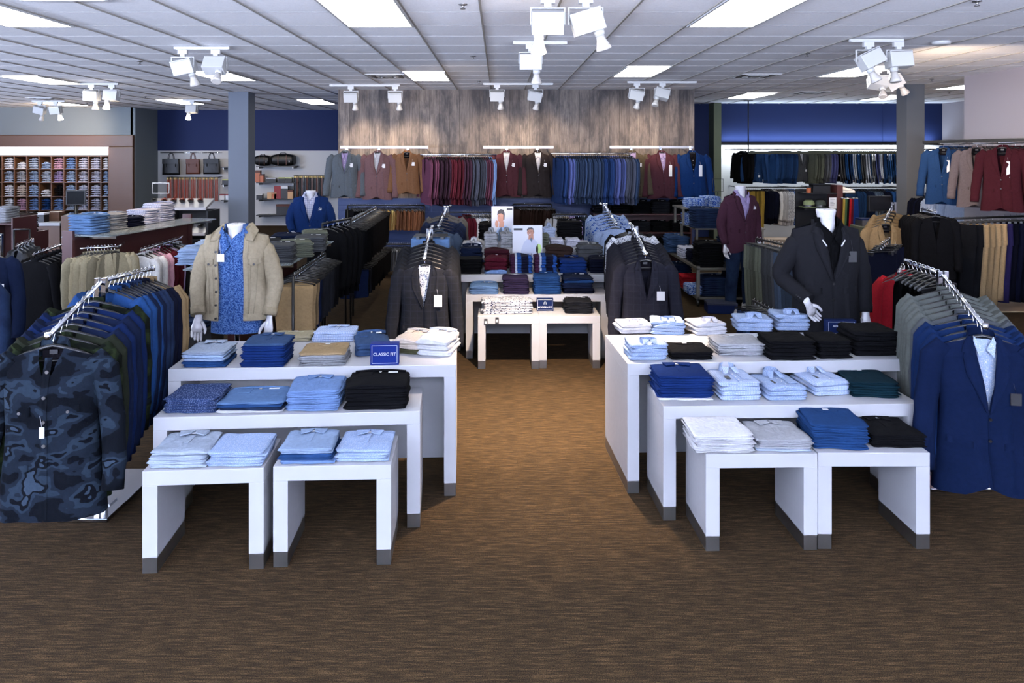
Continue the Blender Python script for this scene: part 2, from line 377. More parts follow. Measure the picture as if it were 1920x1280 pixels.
# ------------------------------------------------------------------ ceiling fittings
fr = MB(); fr.box(-.30,-.28,-.605,.605,-.014,0); fr.box(.28,.30,-.605,.605,-.014,0); fr.box(-.28,.28,-.605,-.585,-.014,0); fr.box(-.28,.28,.585,.605,-.014,0)
df = MB(); df.box(-.28,.28,-.585,.585,-.010,-.002)
LIGHT = N('ceiling_light', None, [N('frame', fr.mesh('frame', M['white_paint'])), N('diffuser', df.mesh('diffuser', M['panel_light']))])
lname = {-10.52:'leftmost column', -7.47:'far left column', -4.42:'left column', -1.37:'left centre column', 1.68:'right centre column', 4.73:'right column', 7.78:'far right column'}
rname = {1:'in the nearest visible row', 2:'in the middle row', 3:'in the farthest row'}
for x0, rws in {-10.52:{2:10.75,3:16.24}, -7.47:{1:5.264,2:10.75,3:15.634}, -4.42:{1:5.264,2:10.144,3:15.634}, -1.37:{1:5.264,2:10.144}, 1.68:{1:5.264,2:9.534}, 4.73:{1:5.264,2:9.534,3:13.804}, 7.78:{2:11.7,3:14.414}}.items():
    for k, y0 in rws.items():
        place(LIGHT, (x0+TG/2, y0+TG, CZ-.006), 0, f'lit rectangular ceiling panel light, {lname[x0]}, {rname[k]}', 'ceiling light', 'ceiling panel lights')
# track spots: yoke, box body, neck and bulb
def spot_nodes(lit):
    ad = MB(); ad.box(-.05,.05,-.02,.02,-.05,0); ad.box(-.025,.025,-.018,.018,-.075,-.05)
    yk = MB(); yk.box(-.12,.12,-.012,.012,-.087,-.077); yk.box(-.124,-.116,-.012,.012,-.2,-.077); yk.box(.116,.124,-.012,.012,-.2,-.077)
    bd = MB(); bd.box(-.112,.112,-.07,.07,-.26,-.10)
    bd.m = 1; bd.box(-.105,.105,-.074,.074,-.115,-.108)
    nk = MB(); nk.lathe([(.036,-.30),(.04,-.25)], 14, (.06,0,0))
    bl = MB(); bl.lathe([(.03,-.30),(.034,-.33),(.05,-.375),(.056,-.40),(.045,-.408)], 16, (.06,0,0))
    return [N('adapter', ad.mesh('adapter', M['white_paint'])), N('yoke', yk.mesh('yoke', M['white_paint'], .001)),
            N('head', bd.mesh('head', [M['white_paint'], M['steel']], .006), [N('socket', nk.mesh('socket', M['white_paint'])), N('bulb', bl.mesh('bulb', M['bulb_on'] if lit else M['bulb_off']), label='glowing bulb' if lit else None)])]
SPOT = {l: spot_nodes(l) for l in (0, 1)}
def spot(x, Y, tilt, yaw, lit, lab, flip=False, aim=None, e=60):
    k = SPOT[lit]; head = k[2]
    h = N('head', head.me, head.kids, loc=(0, 0, 0)); piv = Vector((0, 0, -.14))
    Rm = Matrix.Rotation(tilt, 3, 'X') @ Matrix.Rotation(yaw, 3, 'Y')
    h.rot = Rm.to_euler(); h.loc = tuple(piv-Rm @ piv)
    n = N('track_spotlight', None, [k[0], k[1], h])
    o = place(n, (x, Y, CZ-.04), PI if flip else 0, lab, 'spotlight', 'track spotlights')
    if aim:
        l = bpy.data.lights.new('spot_beam', 'SPOT'); l.energy = e; l.color = (1, .76, .54); l.spot_size = 1.25; l.spot_blend = .8; l.shadow_soft_size = .05
        lo = bpy.data.objects.new('spot_beam', l); COL.objects.link(lo)
        lo.location = (x, Y-(0 if not flip else 0), CZ-.5); d = Vector(aim)-lo.location; lo.rotation_euler = d.to_track_quat('-Z', 'Y').to_euler()
        lo.location = tuple(Vector(lo.location)+d.normalized()*.06)
def track(x0, x1, Y, lab):
    b = MB(); b.box(x0, x1, -.018, .018, -.028, 0); b.box(x0+.02, x1-.02, -.008, .008, -.031, -.028)
    place(N('lighting_track', b.mesh('lighting_track', M['white_paint'])), (0, Y, CZ-.010), 0, lab, 'light track', 'ceiling light tracks')
def X_(px, Y): return (px-VX)*Y/F
TR = [(40,200,5.25,'long white track with no lamps, top left corner',[]),
 (327,431,7.74,'white track before the left panel light, holding two lamps',[(343,.25,-.2,0,0,(-4.6,8.5,0)),(405,-.6,0,0,0,None)]),
 (150,222,11.8,'white track above the left bulkhead, nearer of two',[(172,.1,.05,0,0,None),(210,.15,-.05,1,1,(-6.5,13,0))]),
 (60,122,15.8,'white track above the left bulkhead, farther of two',[(75,.3,.3,0,0,None),(104,.2,-.1,1,0,(-11.4,18.4,2.6))]),
 (343,396,15.5,'short white track before the navy wall, with one lamp',[(360,.2,0,1,1,(-6.6,19,1.5))]),
 (618,750,12.05,'white track over the left end of the plank wall',[(658,.3,0,0,0,(-2.4,12.9,2.1)),(741,.3,0,0,0,(-1.6,12.9,2.1))]),
 (906,1037,11.8,'white track over the middle of the plank wall',[(932,.3,0,0,0,(-.1,12.9,2.1)),(1004,.3,.2,0,0,(.7,12.9,2.1))]),
 (1176,1306,11.5,'white track over the right end of the plank wall',[(1194,.3,.2,0,0,(2.1,12.9,2.1)),(1242,.3,-.3,0,1,(3.0,12.9,2.1))]),
 (962,1063,7.36,'white track in the centre, with one lamp',[(995,.1,0,0,0,(-1.5,12.3,.9))]),
 (1005,1112,5.1,'white track at the top edge, nearest the camera, two lamps',[(1027,-.35,.0,1,1,(.15,5.9,0)),(1098,.1,-.3,0,0,(.35,5.0,0))]),
 (1593,1693,7.2,'white track before the right pillar, nearer of two',[(1628,.2,.45,0,1,(5.2,9.5,.5)),(1684,.15,.05,0,1,(7.0,9.8,2.45))]),
 (1630,1690,9.6,'white track before the right pillar, farther of two',[(1645,-.5,.2,0,0,None),(1672,.1,-.6,0,0,(6.5,12.,1.0))])]
for a, c, Y, lab, heads in TR:
    track(X_(a, Y), X_(c, Y), Y, lab)
    for i, (hx, tl, yw, lit, fl, aim) in enumerate(heads):
        side = '' if len(heads) == 1 else ('left lamp of the ' if i == 0 else 'right lamp of the ')
        spot(X_(hx, Y), Y, tl, yw, lit, f'white {"lit " if lit else ""}spotlight, {side or "only lamp of the "}{lab.replace("white ","").replace(", holding two lamps","").replace(", with one lamp","").replace(", nearest the camera, two lamps","").replace(",","")}', bool(fl), aim, e=(110 if 11 < Y < 12.5 else (1150 if Y < 5.2 and abs(hx-1030) < 90 else (420 if 960 < hx < 1000 else (330 if hx in (1684,104) else 150)))))
# vents, sprinklers, smoke detector
vt = MB()
for k in range(4):
    r0 = .29-.07*k; vt.m = k % 2
    vt.box(-r0,r0,-r0,-r0+.035,-.012-.003*k,0); vt.box(-r0,r0,r0-.035,r0,-.012-.003*k,0); vt.box(-r0,-r0+.035,-r0+.035,r0-.035,-.012-.003*k,0); vt.box(r0-.035,r0,-r0+.035,r0-.035,-.012-.003*k,0)
VENT = N('ceiling_vent', vt.mesh('ceiling_vent', [M['white_paint'], plain('vent_slot_shade', (70,66,60), .5)]))  # dark rings: shade in the vent slots, put into the colour
for x, y, lab in ((-1.675,10.8,'square air vent left of the left centre panel light'), (3.82,10.75,'square air vent between the two right panel lights'), (5.95,13.8,'square air vent near the blue wall'), (-9.6,15.3,'square air vent above the left bulkhead')):
    place(VENT, (x, y, CZ), 0, lab, 'air vent', 'ceiling vents')
sk = MB(); sk.lathe([(.035,0),(.033,-.006),(.01,-.010),(.008,-.03),(.02,-.034),(.02,-.037)], 12)
SPR = N('sprinkler', sk.mesh('sprinkler', M['steel']))
for i, (px, py) in enumerate([(868,8),(887,105),(898,152),(262,115),(272,181),(163,192),(1513,100),(1832,2),(1747,148),(1587,176),(1780,172)]):
    Y = F*(CZ-CH)/(285-py)
    place(SPR, (X_(px, Y), Y, CZ), 0, f'small metal sprinkler head on the ceiling, {nth(sorted([868,887,898,262,272,163,1513,1832,1747,1587,1780]).index(px)+1)} from the left', 'sprinkler', 'ceiling sprinklers')
sm = MB(); sm.lathe([(.085,0),(.09,-.012),(.08,-.03),(.03,-.038)], 24)
place(N('smoke_detector', sm.mesh('smoke_detector', M['white_paint'])), (X_(1765,7.43), 7.43, CZ), 0, 'round white smoke detector on the ceiling at right', 'smoke detector')

# ------------------------------------------------------------------ display tables
def table_node(w, d, h, back=False, t=.07, foot=.075):
    tp = MB(); tp.box(-w/2, w/2, 0, d, h-t, h)
    kids = [N('tabletop', tp.mesh('tabletop', M['laminate'], .0025))]
    for s in (-1, 1):
        x0, x1 = (-w/2, -w/2+t) if s < 0 else (w/2-t, w/2)
        pn = MB(); pn.box(x0, x1, 0, d, foot, h-t)
        ft = MB(); ft.box(x0+.001, x1-.001, .001, d-.001, 0, foot)
        kids.append(N('side_panel', pn.mesh('side_panel', M['laminate'], .0015), [N('steel_foot', ft.mesh('steel_foot', M['steel'], .001), label='brushed steel foot')]))
    if back:
        bp = MB(); bp.box(-w/2+t, w/2-t, d*.5, d*.5+.02, .10, h-t); kids.append(N('back_panel', bp.mesh('back_panel', M['laminate'])))
    return N('display_table', None, kids)
T1 = table_node(.565, .36, .485); T2 = table_node(1.38, .38, .62); T3 = table_node(1.64, .6, .762, True); T3R = table_node(1.72, .66, .762, True)
def ptable(n, c, rot, lab):
    place(n, (c[0], c[1], 0), rot, lab, 'display table', 'white display tables')
def mid(p, q): return ((p[0]+q[0])/2, (p[1]+q[1])/2)
ptable(T1, mid(G(268,1076),G(493,1066)), .07, 'low white display table, front left, nearer the camouflage jacket rack')
ptable(T1, mid(G(515,1064),G(730,1058)), .04, 'low white display table at front left, nearer the aisle')
ptable(T2, (-1.11, 3.79), .07, 'medium white display table in the left tiered group')
ptable(T3, (-1.07, 4.15), .05, 'tall white display table with CLASSIC FIT sign on it')
ptable(T1, mid(G(1323,1034),G(1533,1030)), .02, 'low white display table at front right, nearer the aisle, with white tees')
ptable(T1, mid(G(1534,1030),G(1743,1028)), .0, 'low white display table at front right, nearest the blue suit rack')
ptable(table_node(1.42,.38,.62), (1.60, 3.93), .03, 'medium white display table in the right tiered group')
ptable(T3R, (1.61, 4.26), .05, 'tall white display table piled with dress shirts, right group')
ptable(T1, (.086, 6.64), .0, 'low white display table with dotted shirts, centre group')
ptable(T1, (.652, 6.66), .0, 'low white display table with charcoal trousers, centre group')
ptable(T2, (.365, 6.98), .0, 'medium white display table in the centre group')
ptable(T3, (.36, 7.25), .0, 'tall white display table in the centre group')
ptable(table_node(1.5,.8,.93), (.32, 7.95), .0, 'tallest white table at the back of the centre group')

# ------------------------------------------------------------------ folded garments
def slab(name, w, d, h, seed, mat, nx=12, soft=.75):
    mb = MB(); r = min(h/2, .02); prof = []
    for k in range(9):
        a = -PI/2+PI*k/8; g = .45*r if k == 4 else (.12*r if k in (3, 5) else 0)
        prof.append((-d/2+r-r*math.cos(a)+g, h/2+h/2*math.sin(a)))
    for k in range(1, 6): prof.append((-d/2+r+(d-2*r)*k/6, h))
    for k in range(7):
        a = PI/2-PI*k/6; prof.append((d/2-r+r*math.cos(a), h/2+h/2*math.sin(a)))
    for k in range(1, 6): prof.append((d/2-r-(d-2*r)*k/6, 0))
    n = len(prof)
    def fn(u, v):
        y, z = prof[int(round(u*n)) % n]; x = (v-.5)*w; e = abs(v-.5)*2
        sc = 1-.035*max(0, e-.8)/.2
        hz = h/2+(z-h/2)*(1-.25*max(0, e-.85)/.15)
        q = Vector((x*7+seed*3.1, y*7, seed)); dz = noise.noise(q)*soft*h*(z/h)*.6
        dx = noise.noise(Vector((y*9, z*60, seed+9)))*.020*e; dy = noise.noise(Vector((x*8, z*50, seed+5)))*.013; dz -= .22*h*(z/h)*e**4
        return (x*sc+dx, y*sc+dy, max(0, hz+dz) if z > 0 else 0)
    bb, cu = mb.grid(fn, n, nx, closeu=True)
    for j in (0, nx):
        ring = [bb+j*cu+i for i in range(n)]
        c = Vector((0,0,0))
        for i in ring: c += Vector(mb.v[i])
        c /= n; c.x += (-.004 if j == 0 else .004); ci = len(mb.v); mb.v.append(tuple(c)); mb.smooth = True
        for i in range(n):
            f = (ring[i], ring[(i+1) % n], ci); mb.face(f[::-1] if j == 0 else f)
        mb.smooth = False
    return mb, mb.mesh(name, mat)
BW, BD, BH = .28, .25, .022
def tagnode(x, y, z, w=.03, d=.018, name='price_tag', m='tag'):
    b = MB(); b.box(x-w/2, x+w/2, y-d/2, y+d/2, z, z+.0015); return N(name, b.mesh(name, M[m]))
def fold_variants(mat, top=None):
    out = []
    for s in range(3):
        _, me = slab('folded_body', BW, BD, BH, s+1, mat); out.append(me)
    return out
FOLD = {}
def foldnode(kind, mkey, seed, istop):
    key = (kind, mkey, seed % 3, istop)
    if key in FOLD: return FOLD[key]
    m = M[mkey]; _, me = slab('folded_'+kind, BW, BD, BH, seed % 3+1+len(kind), m)
    kids = []; zt = BH+.001
    if kind == 'tee' and istop:
        c = MB(); c.tube([(.06*math.cos(a), .075-.03*math.sin(a)-.0, zt+.001) for a in [PI*k/10 for k in range(11)]], .0035, 6); kids.append(N('neckband', c.mesh('neckband', m)))
        kids.append(tagnode(.0, .085, zt+.001))
    if kind == 'polo' and istop:
        for s in (-1, 1):
            c = MB(); c.m = 0
            c.v += [(0, .115, zt+.004), (s*.075, .10, zt+.006), (s*.062, .05, zt+.006), (s*.012, .068, zt+.012), (0, .115, zt+.012), (s*.075, .10, zt+.016), (s*.062, .05, zt+.013), (s*.012, .068, zt+.018)]
            for f in ((0,1,2,3),(4,5,6,7),(0,1,5,4),(1,2,6,5),(2,3,7,6),(3,0,4,7)): c.face(f)
            kids.append(N('collar', c.mesh('collar', m)))
        c = MB(); c.box(-.012,.012,-.03,.07,zt,zt+.003); kids.append(N('placket', c.mesh('placket', m)))
        kids.append(tagnode(.0, .09, zt+.005, .03, .014, 'neck_label'))
    if kind == 'dress':
        zt2 = BH
        c = MB()
        def col(u, v):
            a = -PI*.5+.35+(2*PI-.7)*u; return (.058*math.cos(a)*(1-.12*v), -.062+.042*math.sin(a)*(1-.1*v), zt2-.004+.028*v)
        c.grid(col, 22, 2)
        def col2(u, v):
            a = -PI*.5+.3+(2*PI-.6)*u; return (.064*math.cos(a)*(1-.05*(1-v)), -.062+.048*math.sin(a), zt2-.002+.024*v)
        c.grid(col2, 22, 2)
        kids.append(N('collar', c.mesh('collar', m)))
        if istop:
            for s in (-1, 1):
                c = MB(); c.v += [(s*.004,-.108,zt2+.024),(s*.05,-.092,zt2+.026),(s*.055,-.13,zt2+.004),(s*.022,-.125,zt2+.004)]; c.face((0,1,2,3)); c.face((3,2,1,0))
                kids.append(N('collar_point', c.mesh('collar_point', m)))
    if kind == 'shirt':       # collar at the back, placket running to the front
        c = MB()
        for r1, r2, z1, z2 in ((.056,.05,BH-.002,BH+.03), (.06,.056,BH,BH+.027)):
            def col(u, v, r1=r1, r2=r2, z1=z1, z2=z2):
                a = -PI*.5+.25+(2*PI-.5)*u; r = r1+(r2-r1)*v; return (r*math.cos(a), .075+.6*r*math.sin(a), z1+(z2-z1)*v+.006*math.sin(a)*v)
            c.grid(col, 22, 2)
        for s in (-1, 1):
            bb = len(c.v); c.v += [(s*.004,.040,BH+.028),(s*.05,.052,BH+.026),(s*.058,.0,BH+.006),(s*.026,.010,BH+.006)]; c.face((bb,bb+1,bb+2,bb+3)); c.face((bb+3,bb+2,bb+1,bb))
        kids.append(N('collar', c.mesh('collar', m)))
        if istop:
            c = MB(); c.box(-.014,.014,-.118,.03,BH-.001,BH+.003); kids.append(N('placket', c.mesh('placket', m)))
            c = MB()
            for y in (-.09,-.045,.0): c.lathe([(.004,BH+.003),(.004,BH+.005)], 8, (0,y,0))
            kids.append(N('button', c.mesh('button', M['tag'])))
            c = MB(); c.box(.035,.105,-.07,.015,BH,BH+.003); kids.append(N('pocket', c.mesh('pocket', m)))
            kids.append(tagnode(-.06, -.05, BH+.003, .03, .05, 'price_tag', 'tag_black'))
    if kind == 'jeans' and istop:
        c = MB(); c.tube([(-.12,.10,zt),(-.05,.108,zt+.004),(.05,.108,zt+.004),(.12,.10,zt)], .007, 6); kids.append(N('waistband', c.mesh('waistband', m)))
        c = MB(); c.lathe([(.007,zt+.0),(.007,zt+.008)], 10, (.0,.08,0)); kids.append(N('button', c.mesh('button', M['steel'])))
        c = MB(); c.box(-.10,-.035,.02,.09,zt-.001,zt+.003); kids.append(N('pocket', c.mesh('pocket', m)))
        kids.append(tagnode(.06, .085, zt+.001, .045, .02))
    n = N('folded_'+{'tee':'tee_shirt','polo':'polo_shirt','dress':'dress_shirt','shirt':'dress_shirt','jeans':'jeans','slab':'sweater'}[kind], me, kids)
    FOLD[key] = n; return n
CN = {'tee':'tee','polo':'polo shirt','dress':'dress shirt','shirt':'dress shirt','jeans':'jeans','slab':'sweater'}
RGB = {'white':(246,246,250),'cream':(222,206,192),'light blue':(160,182,214),'pale blue':(184,198,218),'blue':(36,72,126),'royal blue':(22,50,112),'navy':(20,30,56),'dark navy':(14,18,38),'black':(15,15,18),
 'charcoal':(34,35,40),'grey':(150,152,156),'dark grey':(78,80,84),'light grey':(182,184,190),'tan':(186,158,118),'olive':(84,82,58),'burgundy':(84,22,38),'plum':(52,42,70),'teal':(14,44,56),'denim blue':(58,82,120),'dark denim':(26,38,66),
 'light denim':(104,138,184),'khaki':(150,126,92),'brown':(98,66,46),'red':(170,30,40),'sand':(176,166,138),'pink':(206,160,180),'stone':(176,166,146),'lilac':(168,150,196),'purple grey':(74,62,84),'slate':(70,84,104),'sky blue':(120,150,200),
 'grey green':(108,112,98),'mauve brown':(108,80,84),'dark burgundy':(62,24,34),'green':(70,100,70),'orange':(205,100,40),'mustard':(178,150,70), 'dark brown':(52,38,34), 'silver grey':(120,128,134), 'warm brown':(128,92,66), 'dark olive':(40,44,34)}
def stack(xl, xr, y, Z, n, hpx, depth, kind, cols, where, mkey='soft', rot=0.0, jit=.006, base=0.0, group=None, dx=0, dyb=0):
    """a pile whose front bottom edge runs xl..xr at image row y on the surface at height Z"""
    p, q = G(xl, y, Z), G(xr, y, Z); w = q[0]-p[0]; Y = p[1]
    tot = hpx*Y/F; h = tot/n; cx = (p[0]+q[0])/2; cy = Y+depth/2
    cols = cols if isinstance(cols, list) else [cols]
    z = Z+base+.001
    mk = mkey if isinstance(mkey, list) else [mkey]
    for i in range(n):
        c = cols[min(i, len(cols)-1)]; m = mk[min(i, len(mk)-1)]; top = i == n-1
        node = foldnode(kind, m, i, top)
        pos = 'top' if top else ('bottom' if i == 0 else nth(i+1)+' from bottom'); tv = rnd.uniform(.9, 1.03)
        lab = f'{c} folded {CN[kind]}, {pos} {"of" if pos in ("top","bottom") else "in"} {where}' if n > 1 else f'{c} folded {CN[kind]}, {where}'
        place(node, (cx+rnd.uniform(-jit, jit), cy+rnd.uniform(-jit, jit), z), rot+rnd.uniform(-.035, .035), lab, CN[kind], group or 'folded clothes: '+where[:40], color=tuple(v*tv for v in RGB[c]), scale=(w/BW*rnd.uniform(.97,1.01), depth/BD, h*1.0/BH))
        z += h*1.0
# ---- left front group
Z1, Z2, Z3 = .485, .62, .762
stack(275,382,880,Z1,4,32,.25,'polo','pale blue','pile nearest the camouflage jacket','soft',.05)
stack(386,492,876,Z1,5,28,.25,'slab','pale blue','second pile on left low tables','dots_blue',.05)
stack(521,622,871,Z1,5,30,.25,'polo',['sky blue','blue','blue','light blue','light blue'],'third pile on left low tables','denim',.03)
stack(627,728,866,Z1,4,22,.25,'polo','pale blue','low table pile nearest the aisle','dots_blue',.03)
stack(305,402,776,Z2,8,28,.27,'slab','denim blue','patterned pile, left end of middle tier','fleck',.05)
stack(405,528,775,Z2,4,20,.26,'jeans',['white','navy','blue','light denim'],'second pile on left middle tier','denim',.04)
stack(533,632,771,Z2,9,38,.28,'polo','sky blue','third pile on left middle tier','soft',.05)
stack(643,762,769,Z2,6,46,.27,'jeans','black','pile at aisle end of left middle tier','cloth',.06)
stack(339,418,690,Z3,5,30,.24,'polo',['blue','blue','light blue','light blue','pale blue'],'left end pile on left tall table','soft',.04)
stack(450,532,689,Z3,9,44,.24,'polo',['royal blue']*8+['denim blue'],'deep blue pile on left tall table','cloth',.04)
stack(556,644,686,Z3,5,24,.24,'tee',['grey','grey','grey','light grey','tan'],'tan-topped pile on left tall table','soft',.04)
stack(505,580,640,Z3,2,8,.18,'tee','sand','flat rear pile left of centre, left tall table','soft',.02)
stack(584,664,641,Z3,4,18,.18,'polo',['light blue','white','white','cream'],'pale rear pile, left tall table','stripe',.02)
stack(658,725,668,Z3,2,24,.28,'jeans','denim blue','pile behind CLASSIC FIT sign','denim',.25)
stack(738,800,664,Z3,3,26,.27,'jeans',['olive','cream','cream'],'cream pile right of CLASSIC FIT sign','cloth',-.25)
stack(786,852,668,Z3,3,30,.28,'jeans','white','white pile at aisle end of left tall table','cloth',-.2)
# ---- right front group
stack(1304,1416,850,Z1,9,33,.27,'tee','white','white tee pile, front right low table','soft',.02,.006)
stack(1420,1526,847,Z1,5,22,.27,'polo',['pale blue','light grey','light grey','light grey','light grey'],'grey polo pile, front right low table','soft',0)
stack(1530,1633,843,Z1,9,44,.28,'tee','blue','tall blue pile, front right low tables','cloth',-.08,.006)
stack(1638,1740,840,Z1,6,24,.27,'polo','black','black pile at right end of low tables','soft',-.03)
stack(1236,1340,752,Z2,10,46,.26,'polo',['white']+['royal blue']*9,'royal blue pile, right middle tier','cloth',.02)
stack(1350,1428,751,Z2,4,34,.27,'shirt','light blue','striped shirt pile, right middle tier','stripe',.05)
stack(1436,1512,751,Z2,3,26,.27,'shirt','blue','blue shirt pile, right middle tier','dots_blue',.1)
stack(1520,1596,742,Z2,3,26,.27,'shirt','pale blue','pale shirt pile beside teal tees','stripe',.15)
stack(1604,1692,746,Z2,6,28,.28,'tee','teal','teal pile, right end of middle tier','cloth',-.1)
stack(1180,1252,676,Z3,4,30,.22,'dress','white','aisle-end shirt pile, right tall table','dots_blue',.05)
stack(1258,1338,675,Z3,3,15,.24,'tee','black','low black tee pile, right tall table','soft',.05)
stack(1346,1436,667,Z3,5,22,.24,'tee',['light grey']*4+['light grey'],'grey pile on right tall table','soft',.03)
stack(1444,1532,676,Z3,5,36,.24,'slab','black','left black pile, right tall table','soft',.02)
stack(1536,1600,673,Z3,5,34,.24,'slab','black','middle black pile, right tall table','soft',.02)
stack(1604,1692,668,Z3,5,46,.26,'slab','black','right black pile, right tall table','soft',.02)
stack(1160,1222,626,Z3,3,18,.20,'dress','white','rear shirt pile nearest the aisle','white_shirt',.1)
stack(1226,1288,628,Z3,4,24,.20,'dress','pale blue','second rear shirt pile, right tall table','dots_blue',-.1)
stack(1300,1362,628,Z3,3,22,.20,'dress','white','third rear shirt pile, right tall table','white_shirt',.2)
stack(1384,1452,622,Z3,3,24,.20,'dress','white','fourth rear shirt pile, right tall table','dots_blue',-.1)
stack(1458,1520,620,Z3,4,30,.20,'dress','light blue','rear shirt pile below the mannequin hand','dots_blue',.0)
# ---- centre group
stack(903,998,589,Z1,5,24,.26,'slab','white','dotted shirt pile, centre low tables','dots',.05,.008)
stack(1060,1112,588,Z1,6,22,.26,'jeans','charcoal','charcoal trouser pile, centre low tables','cloth',.0)
stack(880,934,552,Z2,3,15,.26,'jeans','light denim','light jeans pile, centre middle tier','denim',.0)
stack(943,992,552,Z2,8,30,.26,'tee','plum','plum pile, centre middle tier','cloth',0)
stack(1001,1052,552,Z2,8,33,.26,'polo','blue','blue pile, centre middle tier','cloth',0)
stack(1056,1114,551,Z2,6,30,.27,'jeans',['dark navy','dark navy','navy','navy','blue','navy'],'navy pile, centre middle tier','cloth',0)
stack(850,902,514,Z3,5,28,.24,'slab','black','left black pile, centre tall table','cloth',0)
stack(908,952,514,Z3,4,30,.24,'tee',['sky blue','burgundy','burgundy','burgundy'],'burgundy pile, centre tall table','soft',0)
stack(956,999,513,Z3,6,32,.24,'slab','navy','left striped knit pile, centre tall table','knitA',0)
stack(1002,1045,513,Z3,6,32,.24,'slab','navy','right striped knit pile, centre tall table','knitA',0)
stack(1050,1102,512,Z3,4,24,.24,'polo','royal blue','royal blue pile, centre tall table','cloth',0)
stack(1106,1150,512,Z3,5,26,.24,'jeans','dark navy','dark navy pile, centre tall table','cloth',0)
stack(862,904,503,Z3,4,38,.22,'jeans','navy','rear navy pile, left of burgundy','cloth',0)
stack(908,956,503,Z3,6,34,.22,'slab','dark burgundy','rear burgundy pile, centre tall table','soft',0)
stack(1024,1076,503,Z3,6,40,.22,'slab','dark brown','rear dark brown pile, centre tall table','soft',0)
stack(1084,1132,503,Z3,6,42,.22,'jeans','dark grey','rear grey trouser pile, centre tall table','cloth',0)
ZR = .93
stack(873,904,464,ZR,2,9,.24,'shirt','white','white shirt pile, left end of tallest table','white_shirt',0)
stack(908,934,464,ZR,5,26,.24,'shirt','light grey','left grey shirt pile on tallest table','soft',0)
stack(938,963,464,ZR,5,26,.24,'shirt','light grey','second grey shirt pile on tallest table','soft',0)
stack(1016,1030,464,ZR,5,24,.24,'slab','grey green','grey green pile beside front poster','soft',0)
stack(1032,1058,463,ZR,4,14,.24,'slab','grey','left grey knit pile on tallest table','check',0)
stack(1062,1088,463,ZR,4,14,.24,'slab','grey','right grey knit pile on tallest table','check',0)
stack(900,940,450,ZR,5,30,.24,'jeans','black','black pile before rear poster','cloth',.3)
stack(1020,1042,450,ZR,5,22,.24,'shirt','light blue','pale blue shirt pile right of front poster','stripe',0)
stack(1046,1094,450,ZR,7,34,.26,'jeans','black','black trouser pile, tallest table','cloth',0)

# ------------------------------------------------------------------ signs and posters
def textnode(s, size, loc, m, name='lettering', align='CENTER'):
    cu = bpy.data.curves.new(name, 'FONT'); cu.body = s; cu.size = size; cu.align_x = align; cu.align_y = 'CENTER'; cu.extrude = .0006; cu.materials.append(m)
    cu.offset = size*.006; cu.resolution_u = 3
    t = bpy.data.objects.new('tmp', cu); COL.objects.link(t); bpy.context.view_layer.update()
    me = bpy.data.meshes.new_from_object(t.evaluated_get(bpy.context.evaluated_depsgraph_get())); me.name = name
    bpy.data.objects.remove(t); bpy.data.curves.remove(cu)
    return N(name, me, loc=loc, rot=(PI/2, 0, 0))
M['ink_white'] = plain('white_ink', (240,242,248), .6); M['ink_black'] = plain('black_ink', (20,20,22), .6)
def sign(w, h, d, m, lines, lab, loc, rot, emblem=False):
    b = MB(); b.box(-w/2, w/2, 0, d, 0, h)
    fr = MB(); t = .0022; i = w*.055
    for (x0,x1,z0,z1) in ((-w/2+i,w/2-i,i,i+t),(-w/2+i,w/2-i,h-i-t,h-i),(-w/2+i,-w/2+i+t,i,h-i),(w/2-i-t,w/2-i,i,h-i)): fr.box(x0,x1,-.001,0,z0,z1)
    kids = [N('border_line', fr.mesh('border_line', M['ink_white']))]
    for s, sz, z in lines: kids.append(textnode(s, sz, (0, -.0012, z), M['ink_white']))
    if emblem:
        e = MB(); e.tube([(.011*math.cos(a)-.0, -.001, h*.66+.011*math.sin(a)) for a in [-.9+PI*(1+.57)*k/12 for k in range(13)]], .0013, 5); e.box(-.016,-.006,-.0015,0,h*.66-.012,h*.66-.0095); e.box(.006,.016,-.0015,0,h*.66-.012,h*.66-.0095)
        kids.append(N('emblem', e.mesh('emblem', M['ink_white'])))
    place(N('sign_block', b.mesh('sign_block', m, .001), kids), loc, rot, lab, 'sign')
g = G(721, 684, Z3); sign(.165, .122, .06, M['sign_blue'], [('CLASSIC FIT', .0245, .062)], 'blue block sign reading CLASSIC FIT on the left tall table', (g[0], g[1], Z3), .06)
g = G(1022, 583, Z1); sign(.158, .118, .05, M['sign_navy'], [('MODERN FIT', .024, .036)], 'navy block sign reading MODERN FIT on the centre low table', (g[0], g[1], Z1), .0, True)
g = G(1578, 628, Z3); sign(.20, .10, .05, M['sign_navy'], [('AWEARNESS', .021, .060)], 'navy block sign behind the black piles before the dark mannequin', (g[0], g[1], Z3), .0)
def ell(cx, cz, rx, rz, n=20): return [(cx+rx*math.cos(2*PI*k/n), cz+rz*math.sin(2*PI*k/n)) for k in range(n)]
